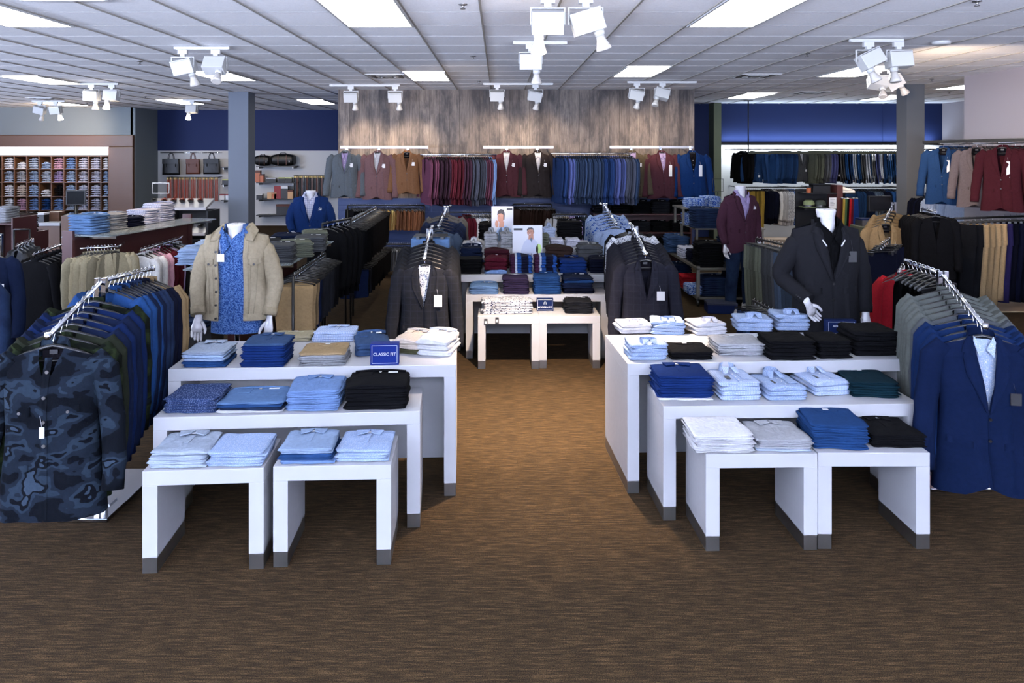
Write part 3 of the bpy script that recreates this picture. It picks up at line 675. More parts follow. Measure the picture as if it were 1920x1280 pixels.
def poster(w, h, loc, lab, which):
    b = MB(); b.box(-w/2, w/2, 0, .008, 0, h)
    bk = plain('poster_print_ground', (226,226,236), .35)
    skin = plain('printed_skin', (150,98,72) if which else (176,120,92), .4); hair = plain('printed_hair', (36,26,24), .5); sh = plain('printed_shirt', (198,204,228) if which else (148,170,205), .5); dk = plain('printed_dark', (60,74,92), .5)
    kids = []
    def pl(nm, pts, m, o): q = MB(); q.poly([(x*w, (.16+.84*z if which and nm != 'printed_strip' else z)*h) for x, z in pts], -.0006*o, .0006*o); kids.append(N(nm, q.mesh(nm, m)))
    if which:
        pl('printed_shirt', [(-.28,.0),(-.2,.3),(-.12,.5),(.02,.62),(.12,.66),(.22,.60),(.33,.5),(.36,.3),(.34,.0)], sh, 1)
        pl('printed_neck', [(.03,.58),(.2,.58),(.2,.72),(.04,.72)], skin, 2); pl('printed_face', ell(.1,.79,.115,.105), skin, 3)
        pl('printed_hair', [(-.02,.82),(-.02,.88),(.03,.93),(.14,.94),(.21,.9),(.225,.78),(.2,.80),(.19,.87),(.1,.885),(.01,.86)], hair, 4)
        pl('printed_collar', [(.08,.60),(.15,.48),(.17,.6),(.13,.64)], dk, 4); pl('printed_mouth', [(.02,.745),(.08,.725),(.12,.75),(.07,.74)], M['ink_white'], 4)
        pl('printed_eye', ell(.03,.81,.014,.007,8), hair, 4); pl('printed_eye', ell(.12,.81,.014,.007,8), hair, 4); pl('printed_nose', [(.06,.80),(.085,.765),(.05,.765)], plain('printed_shade', (120,74,54), .5), 4)
        pl('printed_leaves', ell(.38,.30,.10,.16,7), plain('printed_leaf', (160,190,110), .5), 1)
        kids.append(textnode('TACKLE', h*.062, (.0*w, -.0042, h*.285), M['ink_black'])); kids.append(textnode('THE DAY', h*.05, (.0*w, -.0042, h*.222), M['ink_black']))
    else:
        pl('printed_shirt', [(-.42,.0),(-.36,.16),(-.22,.36),(.0,.46),(.2,.44),(.38,.36),(.45,.1),(.46,0)], sh, 1)
        pl('printed_vest', [(-.2,.0),(-.18,.3),(-.05,.42),(.02,.2),(.18,.42),(.3,.34),(.3,0)], dk, 2)
        pl('printed_neck', [(-.16,.4),(.06,.4),(.08,.58),(-.14,.56)], skin, 2); pl('printed_face', ell(-.08,.68,.15,.15), skin, 3)
        pl('printed_hair', [(-.24,.74),(-.22,.86),(-.08,.92),(.06,.9),(.11,.78),(.09,.62),(.04,.62),(.04,.76),(-.06,.80),(-.18,.78)], hair, 4)
        pl('printed_hand', ell(-.26,.5,.08,.10), skin, 4); pl('printed_eye', ell(-.16,.70,.016,.008,8), hair, 4); pl('printed_eyebrow', [(-.2,.725),(-.12,.725),(-.12,.735),(-.2,.735)], hair, 4)
    pl('printed_strip', [(-.46,.875),(-.16,.875),(-.16,.925),(-.46,.925)] if which else [(.2,.9),(.46,.9),(.46,.94),(.2,.94)], M['ink_black'], 5)
    ft = MB(); ft.box(-w*.3, w*.3, .008, .10, 0, .006); kids.append(N('easel_foot', ft.mesh('easel_foot', M['tag'])))
    place(N('poster', b.mesh('poster', bk), kids), loc, 0, lab, 'poster')
def bottom(pxc, py, Y, Z): return (X_(pxc, Y), Y, Z)
poster(.325, .44, (X_(989, 7.84), 7.84, Z3+.001), 'upright poster of a smiling person in pale shirt above striped knits', 1)
poster(.26, .42, (X_(942, 8.62), 8.62, ZR+.001), 'farther upright poster of a person in a grey vest, hand to chin', 0)

# ------------------------------------------------------------------ hanging garments
class Shell:
    def __init__(s, W, D, z0, sl, zh, nw=.06, gap=None, e=.8, fold=.10, ph=0, fk=20, hemcut=0, yc=0, nd=0):
        s.W, s.D, s.z0, s.sl, s.zh, s.nw, s.gap, s.e, s.fold, s.ph, s.fk, s.hemcut, s.yc, s.nd = W, D, z0, sl, zh, nw, gap, e, fold, ph, fk, hemcut, yc, nd
    def zs(s, x): return s.z0-s.sl*max(0, abs(x)-s.nw)
    def dep(s, x, t): return s.nd*max(0, 1-(x/.13)**2)*max(0, 1-t*3)**1.5+tab(s.D, t)*(1+s.fold*t*math.sin(s.fk*x+s.ph)*.5+s.fold*t*.5*math.sin(s.fk*2.1*x+1.7*s.ph+3*t))
    def pt(s, a, t):
        W = tab(s.W, t); x = W*sp(math.sin(a), s.e); y = -s.dep(x, t)*sp(math.cos(a), s.e)
        zh = s.zh+(s.hemcut*math.exp(-(x/.07)**2) if math.cos(a) > 0 else 0)
        return (x, y+s.yc, s.zs(x)*(1-t)+zh*t)
    def front(s, x, z, off=0):
        t = min(1, max(0, (s.zs(x)-z)/(s.zs(x)-s.zh))); W = tab(s.W, t); q = min(.999, abs(x)/W)
        return (x, s.yc-s.dep(x, t)*(1-q**(1/s.e*1.0))**s.e if False else s.yc-s.dep(x, t)*sp(math.sqrt(max(0, 1-q**(2/s.e))), s.e)-off, z)
    def body(s, mb, n=34, m=16):
        def fn(u, v):
            t = v**1.25; g = tab(s.gap, t) if s.gap else 0
            if s.gap:
                W = tab(s.W, t); a0 = math.asin(min(1, (max(g, -.02) if g > 0 else 0)/W)**(1/s.e)) if g > 0 else 0
                a = a0+(2*PI-2*a0)*u
            else: a = 2*PI*u
            return s.pt(a, t)
        mb.grid(fn, n, m, closeu=not s.gap)
    def panel(s, mb, Lp, Rp, off=.006, nc=4, nr=10):
        """sheet with thickness between two polylines (x, z), laid on the front"""
        def poly(Pp, v):
            k = v*(len(Pp)-1); i = min(int(k), len(Pp)-2); f = k-i
            return (Pp[i][0]+(Pp[i+1][0]-Pp[i][0])*f, Pp[i][1]+(Pp[i+1][1]-Pp[i][1])*f)
        def fn(u, v):
            l, r = poly(Lp, v), poly(Rp, v); x, z = l[0]+(r[0]-l[0])*u, l[1]+(r[1]-l[1])*u
            return s.front(x, z, off*(1 if .01 < u < .99 else .8))
        b0, cu = mb.grid(fn, nc, nr)
        def fn2(u, v):
            x, y, z = fn(u, v); return (x, y+min(off*.7, .006), z)
        b1, _ = mb.grid(fn2, nc, nr, flip=True)
        for j in range(nr):
            for i in (0, nc): mb.face((b0+j*cu+i, b0+(j+1)*cu+i, b1+(j+1)*cu+i, b1+j*cu+i))
def hanger_node(w=.20, zt=-.08, m='black_plastic'):
    h = MB(); pts = [(-w, 0, zt-.065), (-w*.6, 0, zt-.03), (-.03, 0, zt-.002), (0, 0, zt+.004), (.03, 0, zt-.002), (w*.6, 0, zt-.03), (w, 0, zt-.065)]
    h.tube(pts, [.008,.011,.011,.010,.011,.011,.008], 6, sq=.9); h.tube([(-w, 0, zt-.067), (w, 0, zt-.067)], .005, 6)
    k = MB(); pts = [(0, 0, zt)]+[(0, .022*math.cos(a), -.012+.018*math.sin(a)+.006) for a in [PI*1.5-PI*1.45*q/9 for q in range(10)]]
    pts = [(0,0,zt),(0,0,zt+.03),(0,.012,-.03),(0,.020,-.012),(0,.014,.004),(0,0,.009),(0,-.014,.004),(0,-.018,-.008)]
    k.tube(pts, .0022, 5)
    return N('hanger', h.mesh('hanger', M[m]), [N('hook', k.mesh('hook', M['chrome']))])
HANG = hanger_node()
def sleeve_mb(sx, pts, rad, sq=.72, seed=0):
    b = MB(); n = 12; P2 = []; R2 = []
    for i in range(n+1):
        k = i/n*(len(pts)-1); j = min(int(k), len(pts)-2); f = k-j
        p = Vector(pts[j]).lerp(Vector(pts[j+1]), f); p.x *= sx
        P2.append(p); r = rad[j]+(rad[j+1]-rad[j])*f; R2.append(r*(1+.05*math.sin(i*2.3+seed)))
    b.tube(P2, R2, 12, True, sq, up=(0,1,0)); return b
def blazer(mkey='cloth', inner=None, thick=1.0, zh=-.86, buttons=2, seed=0, tag=None, name='suit_jacket', casual=False, tie=False, detail=True, chest=None):
    m = M[mkey]; d = thick
    V = .46 if not casual else .20
    s = Shell([(0,.200),(.1,.212),(.45,.200),(1,.238)], [(0,.016),(.08,.045*d),(.3,.075*d),(.6,.07*d),(1,.075*d)], -.085, .30, zh, .055, gap=[(0,.055),(V*.5,.034),(V,.0005),(1,.0005)], fold=.12, ph=seed*1.7, hemcut=0 if casual else .05)
    b = MB(); s.body(b)
    kids = []
    if not casual:
        zb = s.z0+(zh-s.z0)*V
        s.panel(b, [(-.002, zb-.01), (-.002, zb-.2), (.02, zh+.05)], [(.10, zb+.05), (.12, zb-.2), (.13, zh+.02)], .004, 3, 8)
        for sx in (-1, 1):
            lp = MB(); zi = zb+.012
            s.panel(lp, [(sx*.052,-.078),(sx*.047,-.16),(sx*.030,-.26),(sx*.004,zi)], [(sx*.085,-.092),(sx*.108,-.175),(sx*.098,-.26),(sx*.012,zi-.01)], .011, 3, 12)
            s.panel(lp, [(sx*.056,-.072),(sx*.062,-.12),(sx*.066,-.165)], [(sx*.080,-.080),(sx*.100,-.12),(sx*.112,-.150)], .014, 2, 4)
            kids.append(N('lapel', lp.mesh('lapel', m)))
    else:
        s.panel(b, [(-.016, -.12), (-.016, zh+.01)], [(.016, -.12), (.016, zh+.01)], .004, 2, 10)
    # collar behind the neck
    c = MB()
    def cf(u, v):
        a = PI*(u-.5)*1.15; return (.062*math.sin(a)*(1+.12*v), .012+.030*math.cos(a)-.014*v*0, -.078+.034*math.cos(a)*.5-.036*v+.02)
    c.grid(cf, 12, 2); c.grid(lambda u, v: Vector(cf(u, v))*1.0+Vector((0, .006, -.002)), 12, 2)
    kids.append(N('collar', c.mesh('collar', m)))
    for sx in (-1, 1):
        sl = sleeve_mb(sx, [(.175,0,-.125),(.228,0,-.19),(.266,-.004,-.42),(.286,-.026*d,-.62),(.288,-.05*d,-.77 if not casual else -.74)], [.048,.066,.058,.054,.050], .62*min(1, d), seed)
        kids.append(N('sleeve', sl.mesh('sleeve', m)))
    if inner:
        im = M[inner]; q = MB()
        def inn(u, v):
            z = -.088-v*.42; x = (u-.5)*2*(.062-.02*v); y = s.front(0, z)[1]
            return (x, y*.72-.0+abs(x)*.25, z)
        q.grid(inn, 6, 8)
        k2 = []
        for sx in (-1, 1):
            cc = MB(); cc.v += [(sx*.003,s.front(0,-.13)[1]-.006,-.135),(sx*.046,-.018,-.072),(sx*.052,-.034,-.10),(sx*.034,s.front(0,-.17)[1]-.006,-.172)]; cc.face((0,1,2,3)); cc.face((3,2,1,0)); k2.append(N('shirt_collar', cc.mesh('shirt_collar', im)))
        bb = MB()
        for z in (-.2,-.27,-.34): bb.disc((0,z), .005, s.front(0,z)[1]*.72-.003, .002, 8)
        k2.append(N('button', bb.mesh('button', M['tag'])))
        kids.append(N('shirt', q.mesh('shirt', im), k2, label='shirt worn under the jacket'))
    else:
        q = MB(); q.grid(lambda u, v: ((u-.5)*.10, .006+.01*math.cos((u-.5)*3), -.075-v*.10), 4, 3); q.m = 1; q.box(-.018,.018,.002,.004,-.115,-.095)
        kids.append(N('lining', q.mesh('lining', [M['lining'], M['tag_black']])))
    if detail:
        if buttons:
            for i in range(buttons):
                z = (s.z0+(zh-s.z0)*V)-.03-.11*i if not casual else -.18-.11*i
                bt = MB(); y = s.front(0, z)[1]-.008; bt.disc((0.004, z), .008, y-.003, .004, 10); kids.append(N('button', bt.mesh('button', M['black_plastic'] if not casual else M['steel'])))
        for sx in (-1, 1):
            pf = MB(); s.panel(pf, [(sx*.07, -.60), (sx*.07, -.635)], [(sx*.185, -.585), (sx*.185, -.62)], .007, 4, 2); kids.append(N('pocket_flap', pf.mesh('pocket_flap', m)))
        if casual:
            for sx in (-1, 1):
                pf = MB(); s.panel(pf, [(sx*.06, -.33), (sx*.06, -.375)], [(sx*.15, -.33), (sx*.15, -.365)], .008, 4, 2)
                pf.m = 1; y = s.front(sx*.105, -.36)[1]-.011; pf.disc((sx*.105, -.358), .007, y, .003, 10); kids.append(N('pocket_flap', pf.mesh('pocket_flap', [m, M['steel']])))
    if chest:
        q = MB(); y = s.front(.11, -.28)[1]-.012
        q.v += [(.09,y,-.235),(.125,y,-.235),(.13,y,-.26),(.088,y,-.26)]; q.face((0,1,2,3)); q.face((3,2,1,0)); kids.append(N('pocket_square', q.mesh('pocket_square', M[chest])))
    if tag:
        tx, tz, tw, th, tm = tag; y = s.front(tx, tz)[1]-.014
        q = MB(); q.box(tx-tw/2, tx+tw/2, y-.001, y+.001, tz-th, tz); q.tube([(tx, y, tz), (tx-.01, y+.004, tz+.05)], .0008, 4); kids.append(N('price_tag', q.mesh('price_tag', M[tm])))
    kids.append(HANG)
    return N(name, b.mesh('jacket_body', m), kids)
def slim(mkey='cloth', zh=-.86, seed=0, name='suit_jacket', th=.38, shirt=False):
    """garment squeezed on a crowded rail: body, two sleeves, hanger"""
    m = M[mkey]
    s = Shell([(0,.205),(.1,.215),(1,.235)], [(0,.012),(.08,.05*th),(.3,.085*th),(1,.085*th)], -.085, .30, zh, .055, gap=[(0,.05),(.2,.03),(.4,.001),(1,.001)] if not shirt else None, fold=.25, ph=seed)
    b = MB(); s.body(b, 22, 10); kids = []
    for sx in (-1, 1):
        sl = sleeve_mb(sx, [(.18,0,-.125),(.224,0,-.19),(.245,-.01,-.42),(.25,-.03,-.62),(.245,-.05,-.76)], [.045,.058,.052,.048,.044], th*1.5, seed)
        kids.append(N('sleeve', sl.mesh('sleeve', m)))
    c = MB(); c.grid(lambda u, v: (.055*math.sin(PI*(u-.5)*1.2), .02*math.cos(PI*(u-.5)*1.2), -.095+.04*v), 10, 1); kids.append(N('collar', c.mesh('collar', m)))
    kids.append(HANG)
    return N(name, b.mesh('garment_body', m), kids)
def pants_over(mkey='cloth', w=.34, L=.56, seed=0):
    """trousers folded over a bar hanger"""
    m = M[mkey]; zt = -.10; b = MB()
    def fn(u, v):
        a = v*2-1; s_ = 1 if a > 0 else -1; q = abs(a)
        y = s_*(.008+.010*min(1, q*6)+.010*q) ; z = zt-.0-(L*q if q > .03 else q*L*.3)
        x = (u-.5)*w*(1-.08*q)+.004*math.sin(9*q+seed)
        return (x, y+.006*math.sin(u*14+seed)*q, z-.008*math.sin(u*5+seed)*q)
    b.grid(fn, 10, 24)
    b.grid(lambda u, v: Vector(fn(u, v))*1.0+Vector((0, (.010 if v < .5 else -.010)*min(1, abs(v*2-1)*8)*.8, -.006 if .4 < v < .6 else 0)), 10, 24, flip=True)
    h = MB(); h.tube([(-w/2-.02,0,zt-.004),(w/2+.02,0,zt-.004)], .007, 6); h.tube([(-w/2-.02,0,zt),(-.02,0,-.06),(.02,0,-.06),(w/2+.02,0,zt)], .006, 6)
    k = MB(); k.tube([(0,0,-.06),(0,.012,-.03),(0,.020,-.012),(0,.014,.004),(0,0,.009),(0,-.014,.004),(0,-.018,-.008)], .0022, 5)
    return N('folded_trousers', b.mesh('trouser_cloth', m), [N('hanger', h.mesh('hanger', M['black_plastic']), [N('hook', k.mesh('hook', M['chrome']))])])
def pants_long(mkey='cloth', L=1.0, w=.40, thick=1.0, seed=0, tag=True):
    m = M[mkey]; zt = -.10; kids = []
    top = Shell([(0,w/2),(1,w/2+.01)], [(0,.022*thick),(1,.04*thick)], zt, 0, zt-.27, .0, fold=.1, ph=seed)
    b = MB(); top.body(b, 24, 6)
    for sx in (-1, 1):
        b.tube([(sx*w*.25, 0, zt-.2), (sx*w*.25, .0, zt-.28), (sx*(w*.24), -.004, zt-.55), (sx*w*.22, .004, zt-.8), (sx*w*.21, 0, zt-L)], [w*.235, w*.25, w*.22, w*.2, w*.2], 12, True, .32*thick, up=(0,1,0))
    wb = MB(); wb.grid(lambda u, v: (top.pt(2*PI*u, 0)[0]*1.01, top.pt(2*PI*u, 0)[1]*1.15, zt+.002-.035*v), 24, 1, True); kids.append(N('waistband', wb.mesh('waistband', m)))
    h = MB(); h.tube([(-.16,0,-.075),(.16,0,-.075)], .005, 6); h.box(-.13,-.10,-.02,.02,-.11,-.075); h.box(.10,.13,-.02,.02,-.11,-.075)
    k = MB(); k.tube([(0,0,-.075),(0,0,-.05),(0,.012,-.03),(0,.020,-.012),(0,.014,.004),(0,0,.009),(0,-.014,.004),(0,-.018,-.008)], .0022, 5)
    kids.append(N('clip_hanger', h.mesh('clip_hanger', M['black_plastic']), [N('hook', k.mesh('hook', M['chrome']))]))
    if tag:
        q = MB(); q.box(.06,.11,-.05,-.048,zt-.12,zt-.05); kids.append(N('price_tag', q.mesh('price_tag', M['tag'])))
    return N('hanging_trousers', b.mesh('trouser_body', m), kids)
SL = {}
def slimn(mkey='cloth', seed=0, name='suit_jacket', th=.38, shirt=False, zh=-.86):
    k = (mkey, seed % 3, name, th, shirt, zh)
    if k not in SL: SL[k] = slim(mkey, zh, seed % 3*1.3, name, th, shirt)
    return SL[k]
PO = {}
def pon(mkey='cloth', w=.34, L=.56, seed=0):
    k = (mkey, w, L, seed % 2)
    if k not in PO: PO[k] = pants_over(mkey, w, L, seed % 2*2.1)
    return PO[k]
PLN = {}
def pln(mkey='cloth', L=1.0, th=1.0, w=.40, tag=True):
    k = (mkey, L, th, w, tag)
    if k not in PLN: PLN[k] = pants_long(mkey, L, w, th, 1.0, tag)
    return PLN[k]
def row(n, p0, p1, node, cols, what, where, cat, rot=None, order='left', jr=.08, sc=1.0, group=None, last_is=None):
    """n garments evenly hung on a rail from p0 to p1, perpendicular to it"""
    p0, p1 = Vector(p0), Vector(p1); d = p1-p0; ra = math.atan2(d.y, d.x)-PI/2 if rot is None else rot
    for i in range(n):
        p = p0+d*((i+.5)/n); c = cols[min(len(cols)-1, int(i*len(cols)/n))]
        nn = node(i) if callable(node) else node; tv = rnd.uniform(.72, 1.22)
        place(nn, (p.x, p.y, p.z+.0065), ra+rnd.uniform(-jr, jr), f'{c} {what}, {nth(i+1)} from the {order} {where}', cat, group or what+' '+where[:40], color=tuple(min(255, v*tv) for v in RGB[c]), scale=(sc, sc, sc*rnd.uniform(.97, 1.03)))

# ------------------------------------------------------------------ floor racks with sloping arms
def rack(post, front, back, zt, zf, zb, lab, plate=(.34, .62), yaw=0):
    """post at (x,y); front / back are the arm ends (x,y)"""
    pl = MB(); pl.box(-plate[0]/2, plate[0]/2, -plate[1]*.3, plate[1]*.7, 0, .022); 
    po = MB(); po.box(-.032,-.006,-.014,.014,.022,zt+.02); po.box(.006,.032,-.014,.014,.022,zt+.02); po.box(-.032,.032,-.013,.013,.5,.53)
    ft = MB(); ft.box(-.07,.07,-.04,.04,.022,.03)
    kids = [N('base_plate', pl.mesh('base_plate', M['chrome'], .004)), N('post', po.mesh('post', M['chrome'], .002), [N('post_foot', ft.mesh('post_foot', M['chrome']))])]
    for nm, e, z in (('sloping_arm', front, zf), ('rear_arm', back, zb)):
        if e is None: continue
        a = MB(); ex, ey = e[0]-post[0], e[1]-post[1]
        a.tube([(0, 0, zt), (ex, ey, z)], .0115, 10)
        tip = MB(); u = Vector((ex, ey, 0)).normalized(); tip.lathe([(.015,-.012),(.017,0),(.015,.02)], 10, (ex+u.x*.012, ey+u.y*.012, z))
        kids.append(N(nm, a.mesh(nm, M['chrome']), [N('end_stop', tip.mesh('end_stop', M['chrome']))]))
    place(N('garment_rack', None, kids), (post[0], post[1], 0), 0, lab, 'clothes rack')
def along(p, q, zp, zq, f): return (p[0]+(q[0]-p[0])*f, p[1]+(q[1]-p[1])*f, zp+(zq-zp)*f+.0115)
def hang(node, pos, rot, lab, cat, col, group, sc=1.0, tint=None):
    place(node, pos, rot, lab, cat, group, color=RGB[col] if isinstance(col, str) else col, scale=(sc, sc, sc), tint=tint)
# Rack A, left front
pA, fA, bA = (-2.25, 4.07), (-2.20, 3.52), (-2.23, 4.62)
rack(pA, fA, bA, 1.27, 1.10, 1.25, 'chrome rack holding the camouflage jacket and blue jackets, front left', (.27, .62))
CAMO = blazer('camo', None, 1.25, -.86, 4, 0, ('dummy') and (.0, -.42, .022, .05, 'tag'), 'camouflage_jacket', casual=True)
hang(CAMO, along(pA, fA, 1.27, 1.10, .93), .12, 'blue-grey camouflage button jacket, nearest on the front left rack', 'jacket', 'slate', 'jackets on the front left rack', 1.05)
seqA = [('olive','jacket','camo_green'),('dark olive','jacket','cloth'),('navy','jacket','cloth'),('royal blue','blazer','cloth'),('navy','blazer','cloth'),('royal blue','blazer','cloth'),('olive','jacket','camo_green')]
for i, (c, k, m) in enumerate(seqA):
    hang(slimn(m, i, 'casual_jacket', .55), along(pA, fA, 1.27, 1.10, .80-.105*i), .12+rnd.uniform(-.06, .06), f'{c} {k}, {nth(i+2)} from the front on the front left rack', 'jacket', (18,36,78) if c == 'royal blue' else c, 'jackets on the front left rack', 1.03)
seqB = ['blue','blue','navy','blue','navy','dark denim','dark denim','dark navy','dark navy','khaki','khaki']
for i, c in enumerate(seqB):
    hang(slimn('denim' if 'denim' in c else 'cloth', i, 'casual_jacket', .5), along(pA, bA, 1.27, 1.25, .14+.082*i), -.25+rnd.uniform(-.05, .05), f'{c} jacket, {nth(i+1)} behind the post of the front left rack', 'jacket', c, 'jackets behind the front left rack post', 1.0)
# Rack D, right front
pD, fD, bD = (2.72, 4.42), (2.56, 3.80), (2.86, 5.05)
rack(pD, fD, bD, 1.25, 1.08, 1.23, 'chrome rack holding grey and blue suits, front right', (.36, .62))
BLUE1 = blazer('cloth', 'dots_pale', 1.15, -.88, 2, 1, (.12, -.34, .05, .06, 'tag_black'), 'suit_jacket')
hang(BLUE1, along(pD, fD, 1.25, 1.08, .95), -.22, 'royal navy blazer over a pale dotted shirt, nearest on the front right rack', 'jacket', (14,28,60), 'suits on the front right rack', 1.02)
for i, c in enumerate(['blue','blue','blue','dark grey','grey green','grey green','grey green','grey green','grey green']):
    hang(slimn('cloth', i, 'suit_jacket', .5), along(pD, fD, 1.25, 1.08, .86-.093*i), -.22+rnd.uniform(-.05, .05), f'{"navy blue" if c=="blue" else c} suit jacket, {nth(i+2)} from the front on the front right rack', 'jacket', {'blue':(20,42,84),'dark grey':(84,88,92),'grey green':(98,102,98)}[c], 'suits on the front right rack')
for i in range(7):
    hang(pon('cloth', .36, .62, i), along(pD, bD, 1.25, 1.23, .12+.13*i), .5+rnd.uniform(-.05, .05), f'black trousers on bar hanger, {nth(i+1)} behind the post of the front right rack', 'trousers', 'black', 'black trousers on the front right rack')
# Rack B1/B2 centre left, C1/C2 centre right
pB, fB, bB = (-.645, 6.68), (-.628, 6.06), (-.67, 7.2)
rack(pB, fB, bB, 1.27, 1.10, 1.25, 'chrome rack of charcoal suits on the left of the centre group')
CH1 = blazer('pane', 'dots', 1.1, -.84, 0, 2, (.12, -.32, .07, .10, 'tag'), 'suit_jacket')
hang(CH1, along(pB, fB, 1.27, 1.10, .95), 0, 'charcoal check blazer over a dotted shirt, nearest on the centre left rack', 'jacket', 'charcoal', 'suits on the centre left rack', .98)
for i in range(6):
    hang(slimn('cloth', i, 'suit_jacket', .5), along(pB, fB, 1.27, 1.10, .80-.12*i), rnd.uniform(-.06, .06), f'charcoal suit jacket, {nth(i+2)} from the front on the centre left rack', 'jacket', 'charcoal', 'suits on the centre left rack')
for i in range(6):
    hang(pln('denim', .8, 1.0, .36), along(pB, bB, 1.27, 1.25, .2+.13*i), rnd.uniform(-.04, .04), f'light jeans on clip hanger, {nth(i+1)} behind the centre left rack post', 'jeans', 'light denim' if i < 4 else 'sand', 'jeans behind the centre left rack post')
pB2, fB2 = (-.675, 9.2), (-.72, 8.55)
rack(pB2, fB2, (-.66, 9.7), 1.29, 1.12, 1.27, 'chrome rack of navy suits farther back, left of the centre group')
for i in range(7):
    c = ['slate','navy','navy','navy','dark denim','dark grey','dark grey'][i]
    hang(slimn('cloth', i, 'suit_jacket', .5), along(pB2, fB2, 1.29, 1.12, .95-.14*i), rnd.uniform(-.05, .05), f'{c} suit jacket, {nth(i+1)} from the front on the farther left centre rack', 'jacket', c, 'suits on the farther left centre rack')
pC, fC, bC = (1.298, 6.9), (1.28, 6.28), (1.36, 7.5)
rack(pC, fC, bC, 1.27, 1.11, 1.25, 'chrome rack of charcoal suits on the right of the centre group')
CH2 = blazer('pane', None, 1.1, -.84, 0, 3, (.12, -.34, .07, .08, 'tag'), 'suit_jacket')
hang(CH2, along(pC, fC, 1.27, 1.11, .95), -.02, 'charcoal check suit jacket without shirt, nearest on the centre right rack', 'jacket', (36,36,46), 'suits on the centre right rack', .98)
for i in range(7):
    hang(slimn('cloth', i, 'suit_jacket', .5), along(pC, fC, 1.27, 1.11, .83-.105*i), rnd.uniform(-.06, .06), f'charcoal suit jacket, {nth(i+2)} from the front on the centre right rack', 'jacket', (36,36,44), 'suits on the centre right rack')
for i in range(4):
    hang(slimn('dots' if i == 0 else 'cloth', i, 'hanging_shirt', .5, True), along(pC, bC, 1.27, 1.25, .25+.18*i), .2, f'{"dotted" if i==0 else "black"} shirt, {nth(i+1)} behind the centre right rack post', 'shirt', 'black', 'shirts behind the centre right rack post')
pC2, fC2 = (1.42, 9.66), (1.437, 8.85)
rack(pC2, fC2, (1.42, 10.1), 1.29, 1.12, 1.27, 'chrome rack of blue printed shirts, right of the centre group')
for i in range(7):
    hang(slimn('wave' if i % 2 == 1 else 'dots_blue', i, 'hanging_shirt', .6, True, -.78), along(pC2, fC2, 1.29, 1.12, .95-.13*i), rnd.uniform(-.05, .05), f'blue printed shirt, {nth(i+1)} from the front on the farther right centre rack', 'shirt', 'blue', 'printed shirts on the farther right centre rack')


# ------------------------------------------------------------------ plank wall: rails, jackets
def rail(name, p0, p1, r, m, lab, brackets=(), sq=True):
    p0, p1 = Vector(p0), Vector(p1); b = MB(); c = (p0+p1)/2; d = p1-p0
    if sq:
        Rm = Matrix.Rotation(math.atan2(d.y, d.x), 3, 'Z'); b.obox((0,0,0), (d.length, r*1.1, r*2.2), Rm)
    else: b.tube([p0-c, p1-c], r, 8)
    kids = []
    for (bx, by, bz, ex, ey, ez) in brackets:
        q = MB(); q.tube([Vector((bx,by,bz))-c, Vector((ex,ey,ez))-c], .012, 6); kids.append(N('bracket', q.mesh('bracket', M[m])))
    place(N(name, b.mesh(name, M[m], .002 if sq else 0), kids), c, 0, lab, 'clothes rail')
JY = 12.45
for (a, c, lab) in ((638,803,'chrome display rail over the left end of the plank wall'), (906,1038,'chrome display rail in the middle of the plank wall'), (1143,1300,'chrome display rail at the right end of the plank wall')):
    x0, x1 = X_(a, 12.6), X_(c, 12.6); z = 2.085
    rail('wall_rail', (x0, 12.6, z), (x1, 12.6, z), .022, 'steel', lab, [(x0+.1, 12.6, z, x0+.1, WY, z), (x1-.1, 12.6, z, x1-.1, WY, z)])
def facehook(px, z=2.07):
    pass
WALLJ = [(647,'silver grey','lilac','grey blazer with pale shirt and tie, far left of the plank wall',1.08),(708,'mauve brown','white_shirt','mauve brown blazer over a white shirt, second on the plank wall',1.12),(763,'warm brown',None,'warm brown blazer with hanging blue tag, third on the plank wall',1.0),
 (950,'dark burgundy','white_shirt','brown-burgundy blazer over a white shirt, centre of the plank wall',1.06),(1008,'dark brown','white_shirt','dark brown blazer over a white shirt, centre of the plank wall',1.06),
 (1186,'dark olive','lilac','olive tweed blazer over lilac shirt, partly behind blue jackets',1.05),(1241,'dark burgundy','lilac','plain burgundy blazer with long white tag, right of the plank wall',1.1),(1298,'blue','lining','blue blazer with long white tag, last on the plank wall',1.1)]
BZ = {}
for i, (px, c, inner, lab, sc) in enumerate(WALLJ):
    tg = (.11, -.27, .05, .18, 'tag') if px > 1200 else (.11, -.25, .055, .06, 'tag')
    k = (inner, px > 1200)
    if k not in BZ: BZ[k] = blazer('cloth', inner, 1.3, -.80, 2, i, tg, detail=True)
    b = MB(); b.tube([(0,0,.012),(0,.16,.012)], .006, 6)
    col = {'blue':(22,52,104),'silver grey':(98,106,114),'mauve brown':(122,92,94),'dark olive':(92,82,66),'dark brown':(48,42,42),'dark burgundy':(84,48,56)}.get(c, RGB[c])
    hang(BZ[k], (X_(px, JY), JY, 2.075), .06*(-1)**i, lab, 'jacket', col, 'front-facing jackets on the plank wall', sc)
    q = MB(); q.tube([(0,-.02,0),(0,.15,0)], .007, 6); q.box(-.02,.02,.13,.17,-.03,.03)
    place(N('faceout_hook', q.mesh('faceout_hook', M['chrome'])), (X_(px, JY), JY, 2.068), 0, f'chrome peg holding a jacket on the plank wall, {nth(i+1)} from the left', 'hook', 'pegs on the plank wall')
RY = 12.3
rail('wall_rail', (X_(788,RY),RY,1.955), (X_(931,RY),RY,1.955), .012, 'chrome', 'chrome rail carrying the row of burgundy jackets', [(X_(790,RY),RY,1.955,X_(790,RY),WY,1.955),(X_(929,RY),RY,1.955,X_(929,RY),WY,1.955)], False)
